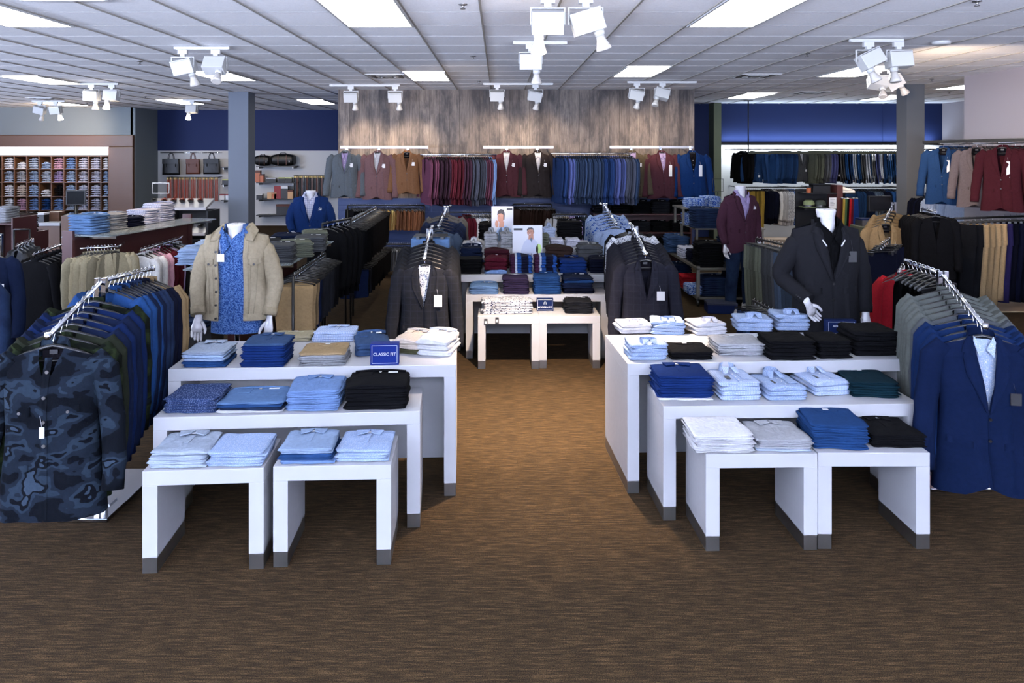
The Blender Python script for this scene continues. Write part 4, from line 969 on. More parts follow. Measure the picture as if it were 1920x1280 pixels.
rail('wall_rail', (X_(1034,RY),RY,1.975), (X_(1184,RY),RY,1.975), .012, 'chrome', 'chrome rail carrying the row of blue and grey jackets', [(X_(1036,RY),RY,1.975,X_(1036,RY),WY,1.975),(X_(1182,RY),RY,1.975,X_(1182,RY),WY,1.975)], False)
RGB.update({'gold khaki':(236,190,120),'light brown':(176,118,84),'mauve':(112,66,88),'wine':(104,42,54),'dim plum':(66,44,58),'blue grey':(66,84,116),'steel blue':(48,74,128),'periwinkle':(96,108,168),'smoke':(84,88,104)})
cs = ['mauve']*5+['dim plum']*5+['wine']*6+['dim plum']*4+['smoke']*6+['mauve']*3+['sky blue']*2
row(31, (X_(796,RY),RY,1.966), (X_(922,RY),RY,1.966), lambda i: slimn('cloth', i, 'suit_jacket', .17), cs, 'jacket', 'on the burgundy wall rail', 'jacket', rot=-1.15, jr=.06, group='jackets on the burgundy wall rail')
cs = ['steel blue']*3+['periwinkle']*3+['blue grey']*14+['steel blue']*6+['periwinkle']*5+['smoke']*5+['blue grey']*2
row(38, (X_(1042,RY),RY,1.986), (X_(1184,RY),RY,1.986), lambda i: slimn('cloth', i, 'suit_jacket', .17), cs, 'jacket', 'on the blue-grey wall rail', 'jacket', rot=-1.15, jr=.06, group='jackets on the blue-grey wall rail')
# ---- trouser bays below the plank wall
def bar(p0, p1, lab, r=.012, legs=True, m='black_metal'):
    rail('trouser_rail', p0, p1, r, m, lab, [(p0[0],p0[1],p0[2],p0[0],p0[1],0), (p1[0],p1[1],p1[2],p1[0],p1[1],0)] if legs else (), False)
a, c = P(652,385,12.2), P(796,385,12.2); bar(a, (c[0], c[1], a[2]), 'black rail of khaki and brown trousers under the plank wall')
row(9, (X_(700,12.2),12.2,a[2]+.012), (X_(735,12.2),12.2,a[2]+.012), lambda i: pon('cloth',.34,.33,i), ['gold khaki'], 'folded trousers', 'on the upper left trouser rail', 'trousers', rot=-.95)
row(13, (X_(737,12.2),12.2,a[2]+.012), (X_(788,12.2),12.2,a[2]+.012), lambda i: pon('cloth',.34,.33,i), ['light brown'], 'folded trousers', 'on the upper left trouser rail', 'trousers', rot=-.95)
row(12, (X_(655,12.2),12.2,a[2]+.012), (X_(698,12.2),12.2,a[2]+.012), lambda i: pon('cloth',.34,.33,i), ['black'], 'folded trousers', 'on the upper left trouser rail', 'trousers', rot=-.95)
a, c = P(640,458,11.5), P(800,458,11.5); bar(a, (c[0], c[1], a[2]), 'low black rail of pale grey trousers')
row(38, (X_(644,11.5),11.5,a[2]+.012), (X_(796,11.5),11.5,a[2]+.012), lambda i: pon('cloth',.34,.32,i), ['light grey']*8+['stone']*2, 'folded trousers', 'on the low pale rail', 'trousers', rot=-1.0)
a, c = P(962,383,12.5), P(1034,383,12.5); bar(a, (c[0], c[1], a[2]), 'black rail of dark trousers between the two posters and the wall')
row(18, (X_(964,12.5),12.5,a[2]+.012), (X_(1032,12.5),12.5,a[2]+.012), lambda i: pon('cloth',.34,.36,i), ['dark brown'], 'folded trousers', 'on the centre trouser rail', 'trousers', rot=-1.0)
a, c = P(838,398,12.0), P(924,398,12.0); bar(a, (c[0], c[1], a[2]), 'navy rail of shirts left of the rear poster')
row(16, (X_(868,12),12,a[2]+.012), (X_(922,12),12,a[2]+.012), lambda i: slimn('cloth',i,'hanging_shirt',.34,True,-.5), ['burgundy','light grey','pale blue','light grey','grey'], 'shirt', 'on the rail left of rear poster', 'shirt', rot=-1.1)
a, c = P(1036,402,12.0), P(1100,402,12.0); bar(a, (c[0], c[1], a[2]), 'navy rail of shirts right of the dark trouser rail')
row(16, (X_(1038,12),12,a[2]+.012), (X_(1098,12),12,a[2]+.012), lambda i: slimn('cloth',i,'hanging_shirt',.34,True,-.5), ['light grey','stone','lilac','navy','slate'], 'shirt', 'on the rail right of dark trousers', 'shirt', rot=-1.1)
# ---- black trouser shelves right of centre, against the wall
def shelfunit(name, x0, x1, y0, y1, zs, h, m, lab, back=True, side=.02, top=False, cat='shelf unit', shelfm=None, th=.022):
    kids = []
    for x in (x0, x1-side):
        b = MB(); b.box(x-x0-(x1-x0)/2, x+side-x0-(x1-x0)/2, 0, y1-y0, 0, h); kids.append(N('side_panel', b.mesh('side_panel', M[m], .001)))
    for z in zs:
        b = MB(); b.box(side-(x1-x0)/2, (x1-x0)/2-side, 0, y1-y0, z-th, z); kids.append(N('shelf', b.mesh('shelf', M[shelfm or m], .001)))
    if back: b = MB(); b.box(side-(x1-x0)/2, (x1-x0)/2-side, y1-y0-.012, y1-y0, 0, h); kids.append(N('back_panel', b.mesh('back_panel', M[m])))
    place(N(name, None, kids), ((x0+x1)/2, y0, 0), 0, lab, cat)
def stackw(x, y, z, w, d, n, h, kind, cols, where, mkey='soft', rot=0, jit=.006, group=None, hf=1.0):
    cols = cols if isinstance(cols, list) else [cols]; zz = z+.001
    for i in range(n):
        c = cols[min(i, len(cols)-1)]; top = i == n-1
        node = foldnode(kind, mkey, i, top); pos = 'top' if top else ('bottom' if i == 0 else nth(i+1)+' from bottom')
        lab = f'{c} folded {CN[kind]}, {pos} {"of" if pos in ("top","bottom") else "in"} {where}' if n > 1 else f'{c} folded {CN[kind]}, {where}'
        place(node, (x+rnd.uniform(-jit, jit), y+rnd.uniform(-jit, jit), zz), rot+rnd.uniform(-.04, .04), lab, CN[kind], group or 'folded clothes: '+where[:40], color=RGB[c], scale=(w/BW*rnd.uniform(.95,1.02), d/BD, h*hf/BH)); zz += h
shelfunit('shelf_unit', X_(1112,12.6), X_(1296,12.6), 12.55, 13.05, [.30,.60,.92], .93, 'mahogany', 'dark wall shelves of folded black trousers under the burgundy blazer', side=.02)
for zi, z in enumerate((.92, .60, .30)):
    for k in range(5):
        x = X_(1130+37*k, 12.6); n = (5, 5, 7)[zi]
        stackw(x, 12.78, z, .33, .3, n, (.042,.034,.024)[zi], 'jeans', 'black' if (k+zi) % 3 else 'charcoal', f'{nth(k+1)} pile, {("upper","middle","lower")[zi]} black trouser shelf', 'cloth')
# ---- pillar of racks: black trouser bay on the left aisle
a, c = P(648,415,8.3), P(705,392,10.8); bar((a[0],a[1],1.17), (c[0],c[1],1.17), 'upper black rail of black trousers beside the left aisle')
row(24, (a[0],a[1],1.182), (c[0],c[1],1.182), lambda i: pon('cloth',.42,.44,i), ['black'], 'folded trousers', 'on the upper aisle rail', 'trousers', order='front', rot=.12)
a, c = P(662,500,8.8), P(712,470,10.8); bar((a[0],a[1],.64), (c[0],c[1],.64), 'lower black rail of dark trousers beside the left aisle')
row(18, (a[0],a[1],.652), (c[0],c[1],.652), lambda i: pon('cloth',.36,.34,i), ['navy']+['charcoal']*2+['black']*15, 'folded trousers', 'on the lower aisle rail', 'trousers', order='front', rot=.12)
# ---- gondola behind the denim mannequin
def gondola(p, yaw, L, h, m, lab, shelves, wpanel=.10):
    """double-sided unit running away from the camera; shelves = (side, z, y0, y1, width)"""
    kids = []
    b = MB(); b.box(-wpanel/2, wpanel/2, 0, .03, 0, h+.05); kids.append(N('end_panel', b.mesh('end_panel', M[m], .002)))
    b = MB(); b.box(-.02,.02,.03,L,.1,h); kids.append(N('spine_panel', b.mesh('spine_panel', M[m])))
    b = MB(); b.box(-.3,.3,.03,L,0,.1); kids.append(N('base', b.mesh('base', M['black_metal'])))
    b = MB(); b.box(-wpanel/2, wpanel/2, L, L+.03, 0, h+.05); kids.append(N('end_panel', b.mesh('end_panel', M[m], .002)))
    for s, z, y0, y1, w in shelves:
        b = MB(); x0, x1 = (-.02-w, -.02) if s < 0 else (.02, .02+w); b.box(x0, x1, y0, y1, z-.012, z)
        q = MB()
        for y in (y0+.1, y1-.1): q.box(min(x0,x1)+.02, max(x0,x1)-.0, y-.006, y+.006, z-.04, z-.012)
        kids.append(N('glass_shelf', b.mesh('glass_shelf', M['glass']), [N('shelf_bracket', q.mesh('shelf_bracket', M['chrome']))], label='glass shelf'))
    place(N('display_gondola', None, kids), (p[0], p[1], 0), yaw, lab, 'shop fixture')
gondola((-2.12,5.75), 0, 1.6, 1.06, 'mahogany', 'dark double-sided fixture behind the denim jacket mannequin', [(1,1.10,.03,1.55,.42),(-1,1.06,.03,1.55,.40)])
for k, (px, py, Y, w, n, c) in enumerate([(525,478,5.95,.30,9,'dark grey'),(556,470,6.25,.34,8,'grey green'),(583,462,6.6,.34,8,'dark grey'),(500,462,6.5,.32,7,'charcoal'),(538,452,6.9,.34,7,'navy'),(590,450,7.05,.30,8,'grey green')]):
    stackw(X_(px,Y), Y, 1.101, w*.82, .27, n, .016, 'jeans', c, f'{nth(k+1)} pile on the glass shelf behind the denim mannequin', 'cloth', .3 if k % 2 else .15)
for k, (px, Y, n, c) in enumerate([(372,6.1,6,'light blue'),(398,6.5,6,'pale blue')]):
    stackw(X_(px,Y), Y, 1.061, .3, .26, n, .022, 'jeans', c, f'{nth(k+1)} pale pile left of the denim mannequin', 'denim', .2)
a, c = (-1.66,5.80,1.0), (-1.72,7.1,1.0); bar(a, c, 'black rail of khaki and dark trousers behind the denim mannequin', legs=True)
row(20, (a[0],a[1],1.012), (c[0],c[1],1.012), lambda i: pon('cloth',.30,.40,i), ['khaki']*5+['navy']*2+['charcoal']*9+['black']*4, 'folded trousers', 'on the rail behind the denim mannequin', 'trousers', order='front', rot=.3)
for i in range(4):
    hang(slimn('cloth', i, 'suit_jacket', .5), (-1.80+.03*i, 7.55+.12*i, 1.27), -.5, f'black jacket, {nth(i+1)} of the group right of the khaki trouser rail', 'jacket', 'black', 'black jackets right of the khaki rail', .9)
bar((-1.83,7.45,1.258), (-1.66,8.05,1.258), 'black rail of black jackets right of the khaki trousers')
# ---- left gondola with jeans, shirts and tan jackets
gondola((-4.32,7.2), -.17, 2.0, 1.16, 'mahogany', 'mahogany double-sided fixture with glass shelves on the left', [(1,1.165,.04,1.95,.42),(-1,1.10,.4,1.9,.40)], .12)
for k, (px, Y, w, n, h, c, m) in enumerate([(167,7.42,.30,7,.028,'light denim','denim'),(206,7.78,.26,8,.022,'grey','soft'),(240,8.12,.26,4,.026,'dark navy','cloth'),(268,8.42,.26,7,.024,'dark grey','check'),(298,8.78,.28,9,.024,'grey','check')]):
    stackw(X_(px,Y), Y, 1.166, w, .25, n, h, 'jeans', c, f'{nth(k+1)} pile on the left glass shelf', m, -.25)
stackw(-4.50, 8.05, 1.101, .30, .26, 3, .03, 'tee', ['light grey','cream','white'], 'white pile left of the mahogany end panel', 'soft', -.2)
a, c = P(150,466,7.10), P(222,462,7.25); rail('faceout_rail', a, (c[0],c[1],a[2]), .010, 'chrome', 'chrome rail of tan jackets on the left fixture', [(c[0],c[1],a[2],c[0]-.1,c[1]+.3,a[2])], False)
row(9, (a[0]+.06,a[1],a[2]+.011), (c[0]-.02,c[1],a[2]+.011), lambda i: slimn('cloth',i,'casual_jacket',.55), ['sand'], 'jacket', 'on the tan jacket rail', 'jacket', rot=.95, sc=.86)
a, c = P(262,470,7.5), P(338,447,8.6); rail('faceout_rail', a, (c[0],c[1],a[2]), .010, 'chrome', 'chrome rail of white and burgundy shirts on the left fixture', [(c[0],c[1],a[2],c[0]-.1,c[1]+.3,a[2])], False)
row(12, (a[0],a[1],a[2]+.011), (c[0],c[1],a[2]+.011), lambda i: slimn('soft',i,'hanging_shirt',.55,True,-.72), ['white','white','white','pink','pink','burgundy','burgundy','burgundy','lilac','charcoal','white','light grey'], 'shirt', 'on the shirt rail of the left fixture', 'shirt', rot=-.45, order='front', sc=.9)
a, c = P(62,478,7.2), P(116,469,8.0); rail('faceout_rail', a, (c[0],c[1],a[2]), .010, 'chrome', 'chrome rail of black jackets left of the mahogany panel', [(c[0],c[1],a[2],c[0]+.1,c[1]+.1,a[2])], False)
row(7, (a[0],a[1],a[2]+.011), (c[0],c[1],a[2]+.011), lambda i: slimn('cloth',i,'suit_jacket',.6), ['black'], 'jacket', 'on the rail left of the mahogany panel', 'jacket', rot=PI-.25, order='front', sc=1.0)
a, c = P(30,462,8.6), P(62,458,9.4); rail('faceout_rail', a, (c[0],c[1],a[2]), .010, 'chrome', 'far chrome rail of grey jackets at the left', [(c[0],c[1],a[2],c[0],c[1],0)], False)
row(5, (a[0],a[1],a[2]+.011), (c[0],c[1],a[2]+.011), lambda i: slimn('cloth',i,'suit_jacket',.6), ['dark grey'], 'jacket', 'on the far left grey jacket rail', 'jacket', rot=-.6, order='front', sc=.95)
rack((X_(-25,6.2),6.35), (X_(-25,6.2)+.02,5.9), None, 1.26, 1.20, 1.2, 'chrome rack at the left edge of the picture')
LN_ = blazer('cloth', None, 1.2, -.86, 2, 4, (.16,-.32,.06,.09,'tag'))
hang(LN_, (X_(-28,6.0),6.0,1.232), .1, 'navy blazer with white tag cut by the left picture edge', 'jacket', 'navy', 'jackets at the left edge')
rack((X_(-66,4.9),5.1), (X_(-66,4.9)+.02,4.75), None, 1.22, 1.18, 1.2, 'chrome rack at the left edge, nearer the camera')
hang(slimn('denim',1,'casual_jacket',.6), (X_(-62,4.85),4.85,1.215), .0, 'dark denim jacket whose sleeve shows at the left edge', 'jacket', 'dark denim', 'jackets at the left edge')
shelfunit('shelf_unit', X_(-40,9.6), X_(24,9.6), 9.6, 10.1, [.5,1.05], 1.12, 'mahogany', 'mahogany unit with folded shirts at the far left edge', cat='shelf unit')
stackw(X_(4,9.8), 9.82, 1.05, .3, .28, 6, .034, 'tee', 'light grey', 'pale pile at the far left edge', 'soft')
bar((X_(26,9.3),9.3,1.0),(X_(56,9.3),9.3,1.0), 'short black rail at the far left')
shelfunit('shelf_unit', X_(22,10.2), X_(58,10.2), 10.15, 10.6, [.85], .86, 'mahogany', 'small mahogany unit with dark folded trousers at far left')
stackw(X_(39,10.3), 10.36, .85, .27, .28, 9, .030, 'jeans', 'dark brown', 'dark trouser pile at far left', 'cloth')

# ------------------------------------------------------------------ cubby wall of dress shirts
CY = 18.3; sx0, sx1 = X_(-30, CY), X_(201, CY)
zt, zb = 2-(292-285)*CY/F, .05
b = MB(); W0, H0 = sx1-sx0, zt
kids = []
sur = MB(); top = 2+(285-253)*CY/F; xr = X_(249, CY)
sur.box(sx0-.5, xr, 0, .40, 2-(275-285)*CY/F*1.0, top)
o_ = Vector((sx0, CY, 0))
def rel(mb): return mb
fr = MB(); fr.box(0, xr-sx0, 0, .45, 2+(285-275)*CY/F, top); fr.box(W0+.02, xr-sx0, 0, .45, 0, 2+(285-275)*CY/F)
kids.append(N('surround', fr.mesh('surround', M['walnut'], .02)))
ls = MB(); ls.box(0, W0+.02, .12, .15, zt+.02, 2+(285-275)*CY/F); kids.append(N('lit_header', ls.mesh('lit_header', M['strip_light']), label='glowing pale header strip'))
bk = MB(); bk.box(0, W0+.02, .42, .45, 0, zt); kids.append(N('back_panel', bk.mesh('back_panel', M['mahogany'])))
arealight('header_light', (sx0+W0/2, CY-.05, zt+.22), (-.75, 0, 0), W0, .08, 60, (1.0, .9, .88))
pitch = 23.2*CY/F
seps = [X_(3.5+23.2*k, CY)-sx0 for k in range(-1, 9)]
for x in seps:
    q = MB(); q.box(x-.012, x+.012, 0, .42, 0, zt); kids.append(N('divider', q.mesh('divider', M['walnut'])))
shz = [2-(y-285)*CY/F for y in (292,316.5,341.5,368,393.5,419)]
for z in shz:
    q = MB(); q.box(0, W0+.02, .002, .42, z-.018, z); kids.append(N('shelf', q.mesh('shelf', M['walnut'])))
place(N('shirt_cubby_wall', None, kids), (sx0, CY, 0), 0, 'walnut cubby wall of folded dress shirts under a lit header', 'shelf unit')
tone = [['white','pale blue','white','white','cream'],['white','light grey','cream','pink','pink'],['pale blue','light blue','light blue','sky blue','light blue'],['light blue','pale blue','white','blue','lilac'],['pink','lilac','charcoal','sky blue','white'],['sky blue','light blue','light blue','pale blue','light blue'],['light grey','light grey','light grey','light grey','dark grey'],['grey','slate','slate','stone','stone'],['white','light blue','light blue','pale blue','pink']]
rn = ['top','second','third','fourth','lowest visible']
for cix in range(9):
    x = sx0+(seps[cix+1]+ (seps[cix+2] if cix+2 < len(seps) else W0+.02))/2 if cix < 8 else sx0+(seps[9]+W0)/2+.02
    for r in range(5):
        n = 5 if (cix, r) not in ((1,0),(3,0),(3,2)) else 3
        c = tone[cix][r]; wf = 1 if cix < 8 else .5
        if (cix, r) == (4, 2): c = 'black'
        stackw(x, CY+.15, shz[r+1], .235*wf, .24, n, .056, 'dress', c, f'{nth(cix+1)} cubby column from left, {rn[r]} row', 'white_shirt' if False else ('check' if cix in (6,7) else 'soft'), jit=.012, group='dress shirts in the cubby wall', hf=.5)
# ------------------------------------------------------------------ till counter
cy = 11.5; x0, x1 = X_(42,cy), X_(112,cy)
b = MB(); b.box(x0-.9, x1, cy, cy+.7, .82, .87); q = MB(); q.box(x0-.88, x1-.03, cy+.05, cy+.66, 0, .82)
place(N('till_counter', None, [N('counter_top', b.mesh('counter_top', M['laminate'], .004)), N('counter_body', q.mesh('counter_body', M['walnut']))]), (0,0,0), 0, 'walnut till counter with white top at the left', 'counter')
b = MB(); b.box(X_(112,cy)+.02, X_(165,cy), cy, cy+.6, 0, .98); place(N('till_cabinet', b.mesh('till_cabinet', M['walnut'], .004)), (0,0,0), 0, 'low walnut cabinet carrying the till monitor', 'cabinet')
def monitor(x, y, z, lab, w=.30, h=.24):
    s = MB(); s.box(-w/2, w/2, -.02, .02, .16, .16+h); g = MB(); g.box(-w/2+.015, w/2-.015, -.022, -.02, .175, .145+h); st = MB(); st.lathe([(.09,0),(.09,.012),(.03,.02),(.02,.16)], 14); 
    place(N('till_monitor', None, [N('casing', s.mesh('casing', M['black_plastic'], .003)), N('screen', g.mesh('screen', plain('dark_screen', (12,14,18), .15))), N('stand', st.mesh('stand', M['black_plastic']))]), (x, y, z), .1, lab, 'monitor')
monitor(X_(136,11.6), 11.7, .981, 'black till monitor in front of the shirt cubbies')
def boxthing(name, x, y, z, w, d, h, m, lab, cat, rot=0, lid=None, group=None):
    b = MB(); b.box(-w/2, w/2, -d/2, d/2, 0, h*(.8 if lid else 1)); kids = []
    if lid: q = MB(); q.box(-w/2-.003, w/2+.003, -d/2-.003, d/2+.003, h*.8, h); kids.append(N('lid', q.mesh('lid', lid if not isinstance(lid, str) else M[lid], .002)))
    place(N(name, b.mesh(name, m if not isinstance(m, str) else M[m], .002), kids), (x, y, z), rot, lab, cat, group)
def ctop(z=.87): return z+.001
boxthing('card_box', X_(76,11.6), 11.65, .871, .13, .14, .15, 'black_plastic', 'black box with white front on the till counter', 'box', lid='tag')
boxthing('cardboard_box', X_(94,11.7), 11.85, .871, .20, .16, .15, 'walnut', 'brown box on the till counter', 'box', lid='walnut')
b = MB(); b.lathe([(.03,0),(.032,.09),(.014,.115),(.012,.14),(.016,.142)], 14); place(N('soap_bottle', b.mesh('soap_bottle', M['rubber'])), (X_(64,11.6), 11.6, .871), 0, 'small white bottle at the end of the till counter', 'bottle')
boxthing('card_terminal', X_(114,11.6)-.05, 11.9, .871, .12, .1, .10, 'black_plastic', 'black card terminal beside the till monitor', 'card terminal', lid='black_metal')

# ------------------------------------------------------------------ bag and belt wall
BY = 19.45
def tote(px, py, w, h, m, lab):
    b = MB()
    def fn(u, v):
        a = 2*PI*u; W = (w/2)*(1-.10*(1-v)*0-.0+.04*(1-v)); return (W*sp(math.sin(a), .35), -.05*sp(math.cos(a), .35)*(1-.35*v), h*v)
    b.grid(fn, 24, 8, True); b.face([len(b.v)-24+i for i in range(24)]); b.face([i for i in range(24)][::-1])
    fl = MB(); fl.box(-w/2*.98, w/2*.98, -.062, -.045, h*.68, h*1.0); hd = []
    for y in (-.03, .03):
        q = MB(); q.tube([(-w*.22, y, h*.96)]+[(w*.17*math.cos(a), y, h+.16*math.sin(a)) for a in [PI-PI*k/8 for k in range(9)]]+[(w*.22, y, h*.96)], .008, 6); hd.append(N('handle', q.mesh('handle', M[m])))
    st = MB(); st.box(-w*.30,-w*.26,-.066,-.05,h*.5,h*.8); st.box(w*.26,w*.30,-.066,-.05,h*.5,h*.8)
    z = 2-(py-285)*BY/F
    place(N('tote_bag', b.mesh('tote_bag', M[m]), [N('flap', fl.mesh('flap', M[m], .004))]+hd+[N('strap', st.mesh('strap', M[m]))]), (X_(px, BY-.15), BY-.15, z), 0, lab, 'bag', 'tote bags on the wall')
tote(321, 327, .44, .42, 'leather_black', 'black leather tote bag, leftmost of three on the wall')
tote(362, 326, .35, .40, 'leather_brown', 'brown leather tote bag, middle of three on the wall')
tote(397, 326, .42, .41, 'leather_black', 'black leather tote bag, rightmost of three on the wall')
rail('bag_rail', (X_(306,BY),BY-.15,1.985), (X_(412,BY),BY-.15,1.985), .012, 'chrome', 'thin chrome rail above the tote bags', [(X_(306,BY),BY-.15,1.985,X_(306,BY),19.6,1.985),(X_(412,BY),BY-.15,1.985,X_(412,BY),19.6,1.985)], False)
bl = MB(); bl.box(-.018,.018,-.004,.004,-.62,-.03); bl2 = MB(); bl2.box(-.017,.017,-.010,.010,-.045,.005)
def belts(n, a, c, y, Y, ms, where):
    BN = [N('belt', bl.mesh('belt', M[m]), [N('buckle', bl2.mesh('buckle', M['brass'], .002), label='brass buckle')]) for m in ms]
    z = 2-(y-285)*Y/F
    for i in range(n):
        place(BN[i % len(BN)], (X_(a+(c-a)*i/(n-1), Y), Y-.02*(i % 3), z), .2*(-1)**i, f'{"tan" if "tan" in ms[i%len(ms)] else ("brown" if "brown" in ms[i%len(ms)] else "black")} leather belt, {nth(i+1)} from the left {where}', 'belt', 'belts '+where)
    rail('belt_rail', (X_(a,Y)-.03,Y+.03,z+.01), (X_(c,Y)+.03,Y+.03,z+.01), .008, 'black_metal', 'thin black rail carrying the belts '+where, [(X_(a,Y),Y+.03,z+.01,X_(a,Y),19.6,z+.01),(X_(c,Y),Y+.03,z+.01,X_(c,Y),19.6,z+.01)], False)
belts(26, 314, 408, 333, 19.3, ['leather_tan','leather_tan','leather_tan','leather_brown'], 'under the tote bags')
belts(20, 552, 610, 330, 19.3, ['leather_black','leather_black','leather_brown'], 'left of the grey blazer')
def wshelf(a, c, y, Y, lab, d=.3, m='black_metal'):
    b = MB(); z = 2-(y-285)*Y/F; b.box(X_(a,Y), X_(c,Y), Y, 19.61, z-.02, z)
    q = MB(); q.box(X_(a,Y)+.05, X_(a,Y)+.07, Y+.02, 19.61, z-.07, z-.02); q.box(X_(c,Y)-.07, X_(c,Y)-.05, Y+.02, 19.61, z-.07, z-.02)
    place(N('wall_shelf', b.mesh('wall_shelf', M[m]), [N('shelf_bracket', q.mesh('shelf_bracket', M['steel']))]), (0,0,0), 0, lab, 'shelf', 'shelves on the back left wall'); return z
SY = 19.25
shA = [wshelf(480, 553, y, SY, f'{n} black wall shelf right of the left pillar', m=m) for y, n, m in ((311,'top','black_metal'),(342,'second','black_metal'),(373,'third','black_metal'),(403,'lowest','black_metal'))]
shB = [wshelf(414, 432, y, SY, f'{n} short wall shelf left of the left pillar') for y, n in ((313,'top'),(345,'second'),(375,'third'))]
def duffel(px, w, h, lab):
    b = MB(); b.grid(lambda u, v: ((v-.5)*w, -.13*sp(math.cos(2*PI*u), .6), h*.5+h*.5*sp(math.sin(2*PI*u), .5)*(1-.25*abs(2*v-1)**3)), 18, 10, True)
    for j in (0, 10): b.face([j*18+i for i in range(18)] if j else [i for i in range(18)][::-1])
    q = MB(); q.tube([(-w*.18,-.04,h*.96),(-.1*w,-.04,h*1.08),(.1*w,-.04,h*1.08),(w*.18,-.04,h*.96)], .012, 6); t = MB(); t.box(-w*.2,-w*.17,-.137,-.12,.02,h*.9); t.box(w*.17,w*.2,-.137,-.12,.02,h*.9); tg = MB(); tg.box(w*.3,w*.33,-.14,-.135,h*.3,h*.45)
    place(N('duffel_bag', b.mesh('duffel_bag', M['leather_black']), [N('handle', q.mesh('handle', M['leather_black'])), N('strap', t.mesh('strap', M['leather_brown'])), N('price_tag', tg.mesh('price_tag', M['tag']))]), (X_(px,SY+.15), SY+.18, shA[0]+.001), 0, lab, 'bag')
duffel(493, .38, .29, 'smaller black duffel bag beside the left pillar'); duffel(531, .60, .32, 'larger black duffel bag on the top wall shelf')
M['box_green'] = plain('pale_green_card', (190,200,110), .6); M['box_tan'] = plain('tan_card', (190,150,110), .6); M['box_red'] = plain('red_card', (130,24,36), .6); M['box_orange'] = plain('amber_card', (170,90,50), .5)
for (px, sh, w, h, m, lid, lab) in [(484,1,.13,.32,'box_orange','leather_brown','tall amber gift box on the second wall shelf'),(491,1,.11,.22,'box_orange','leather_brown','short amber gift box on the second wall shelf'),(509,1,.26,.12,'black_metal','steel','long black gift box on the second wall shelf'),(529,1,.17,.13,'black_metal','box_green','left black and green gift box on the second wall shelf'),(542,1,.17,.13,'black_metal','box_green','right black and green gift box on the second wall shelf'),
  (487,2,.16,.13,'black_metal','tag','black and white gift box on third wall shelf'),(506,2,.12,.17,'box_tan','box_tan','cream box on the third wall shelf'),(515,2,.12,.17,'box_orange','box_tan','brown picture box on the third wall shelf'),(521,2,.18,.34,'box_red','box_red','dark red box on the third wall shelf'),(534,2,.18,.34,'black_plastic','steel','tall black and silver box on the third wall shelf'),(545,2,.14,.24,'box_tan','leather_brown','tan decanter box at the end of third wall shelf'),
  (532,3,.38,.28,'black_plastic','leather_brown','wide dark framed tray on the lowest wall shelf')]:
    boxthing('gift_box', X_(px,SY+.1), SY+.12, shA[sh]+.001, w, .12, h, m, lab, 'box', lid=lid)
for (px, sh, w, h, m, lid, lab) in [(423,1,.16,.12,'black_metal','box_green','black and green gift box left of the left pillar'),(417,2,.14,.15,'tag','box_red','white and red gift box, left of two near the pillar'),(428,2,.12,.15,'steel','box_red','grey and red gift box, right of two near the pillar')]:
    boxthing('gift_box', X_(px,SY+.1), SY+.12, shB[sh]+.001, w, .12, h, m, lab, 'box', lid=lid)
# ---- shoe display
def shoe_node(m, L=.29, sole='black_plastic', sneaker=False):
    b = MB()
    def fn(u, v):
        a = 2*PI*u; y = -L*(v-.5)      # heel at +y, toe at -y
        w = tab([(0,.018),(.08,.030),(.35,.029),(.65,.043),(.85,.042),(.97,.022),(1,.006)], v); h = tab([(0,.05),(.05,.075),(.3,.085),(.45,.075),(.65,.05),(.9,.036),(1,.012)], v)
        return (w*sp(math.cos(a), .8), y, .014+h*.5+h*.5*sp(math.sin(a), .75))
    b.grid(fn, 14, 14, True); s = MB()
    s.grid(lambda u, v: (tab([(0,.022),(.08,.033),(.35,.032),(.65,.047),(.85,.046),(.97,.026),(1,.008)], v)*sp(math.cos(2*PI*u), .5), -L*1.02*(v-.5), .009+.009*sp(math.sin(2*PI*u), .3)*(1.6 if sneaker else 1)), 10, 14, True)
    q = MB()
    for k in range(4): q.tube([(-.018, L*(.09-.05*k)-.02, .094-.012*k), (.018, L*(.09-.05*k)-.02, .094-.012*k)], .003, 5)
    op = MB(); op.lathe([(.026,.086),(.030,.094),(.024,.097)], 14, (0, L*.33, 0), True, 1.6)
    return N('sneaker' if sneaker else 'dress_shoe', b.mesh('upper', M[m]), [N('sole', s.mesh('sole', M[sole])), N('lace', q.mesh('lace', M[sole if sneaker else m])), N('collar_opening', op.mesh('collar_opening', M['lining' if not sneaker else m]))])
shx0, shx1, yf = X_(274,13.0), X_(386,13.0), 13.0
sd = MB(); sd.v += [(-.02,0,0),(-.02,0,1.0),(-.02,.55,1.2),(-.02,.55,0),(0,0,0),(0,0,1.0),(0,.55,1.2),(0,.55,0)]
for f in ((0,3,2,1),(4,5,6,7),(0,1,5,4),(1,2,6,5),(2,3,7,6),(3,0,4,7)): sd.face(f)
wS = shx1-shx0
def board(z0, z1, y1, x0=0, x1=None):
    x1 = x1 or wS; b = MB(); t = .05
    b.v += [(x0,0,z0-t),(x0,0,z0),(x0,y1,z1),(x0,y1,z1-t),(x1,0,z0-t),(x1,0,z0),(x1,y1,z1),(x1,y1,z1-t)]
    for f in ((0,3,2,1),(4,5,6,7),(0,1,5,4),(1,2,6,5),(2,3,7,6),(3,0,4,7)): b.face(f)
    return b
kids = [N('sloping_shelf', board(1.0,1.14,.40).mesh('sloping_shelf', M['laminate'], .003)), N('sloping_shelf', board(.54,.66,.40,.36,wS-.02).mesh('sloping_shelf', M['laminate'], .003))]
b = MB(); b.box(wS-.02, wS+.02, .05, .60, 0, .93); kids.append(N('side_panel', b.mesh('side_panel', M['black_metal']))); b = MB(); b.box(.30,.33,.05,.6,0,.93); kids.append(N('side_panel', b.mesh('side_panel', M['black_metal'])))
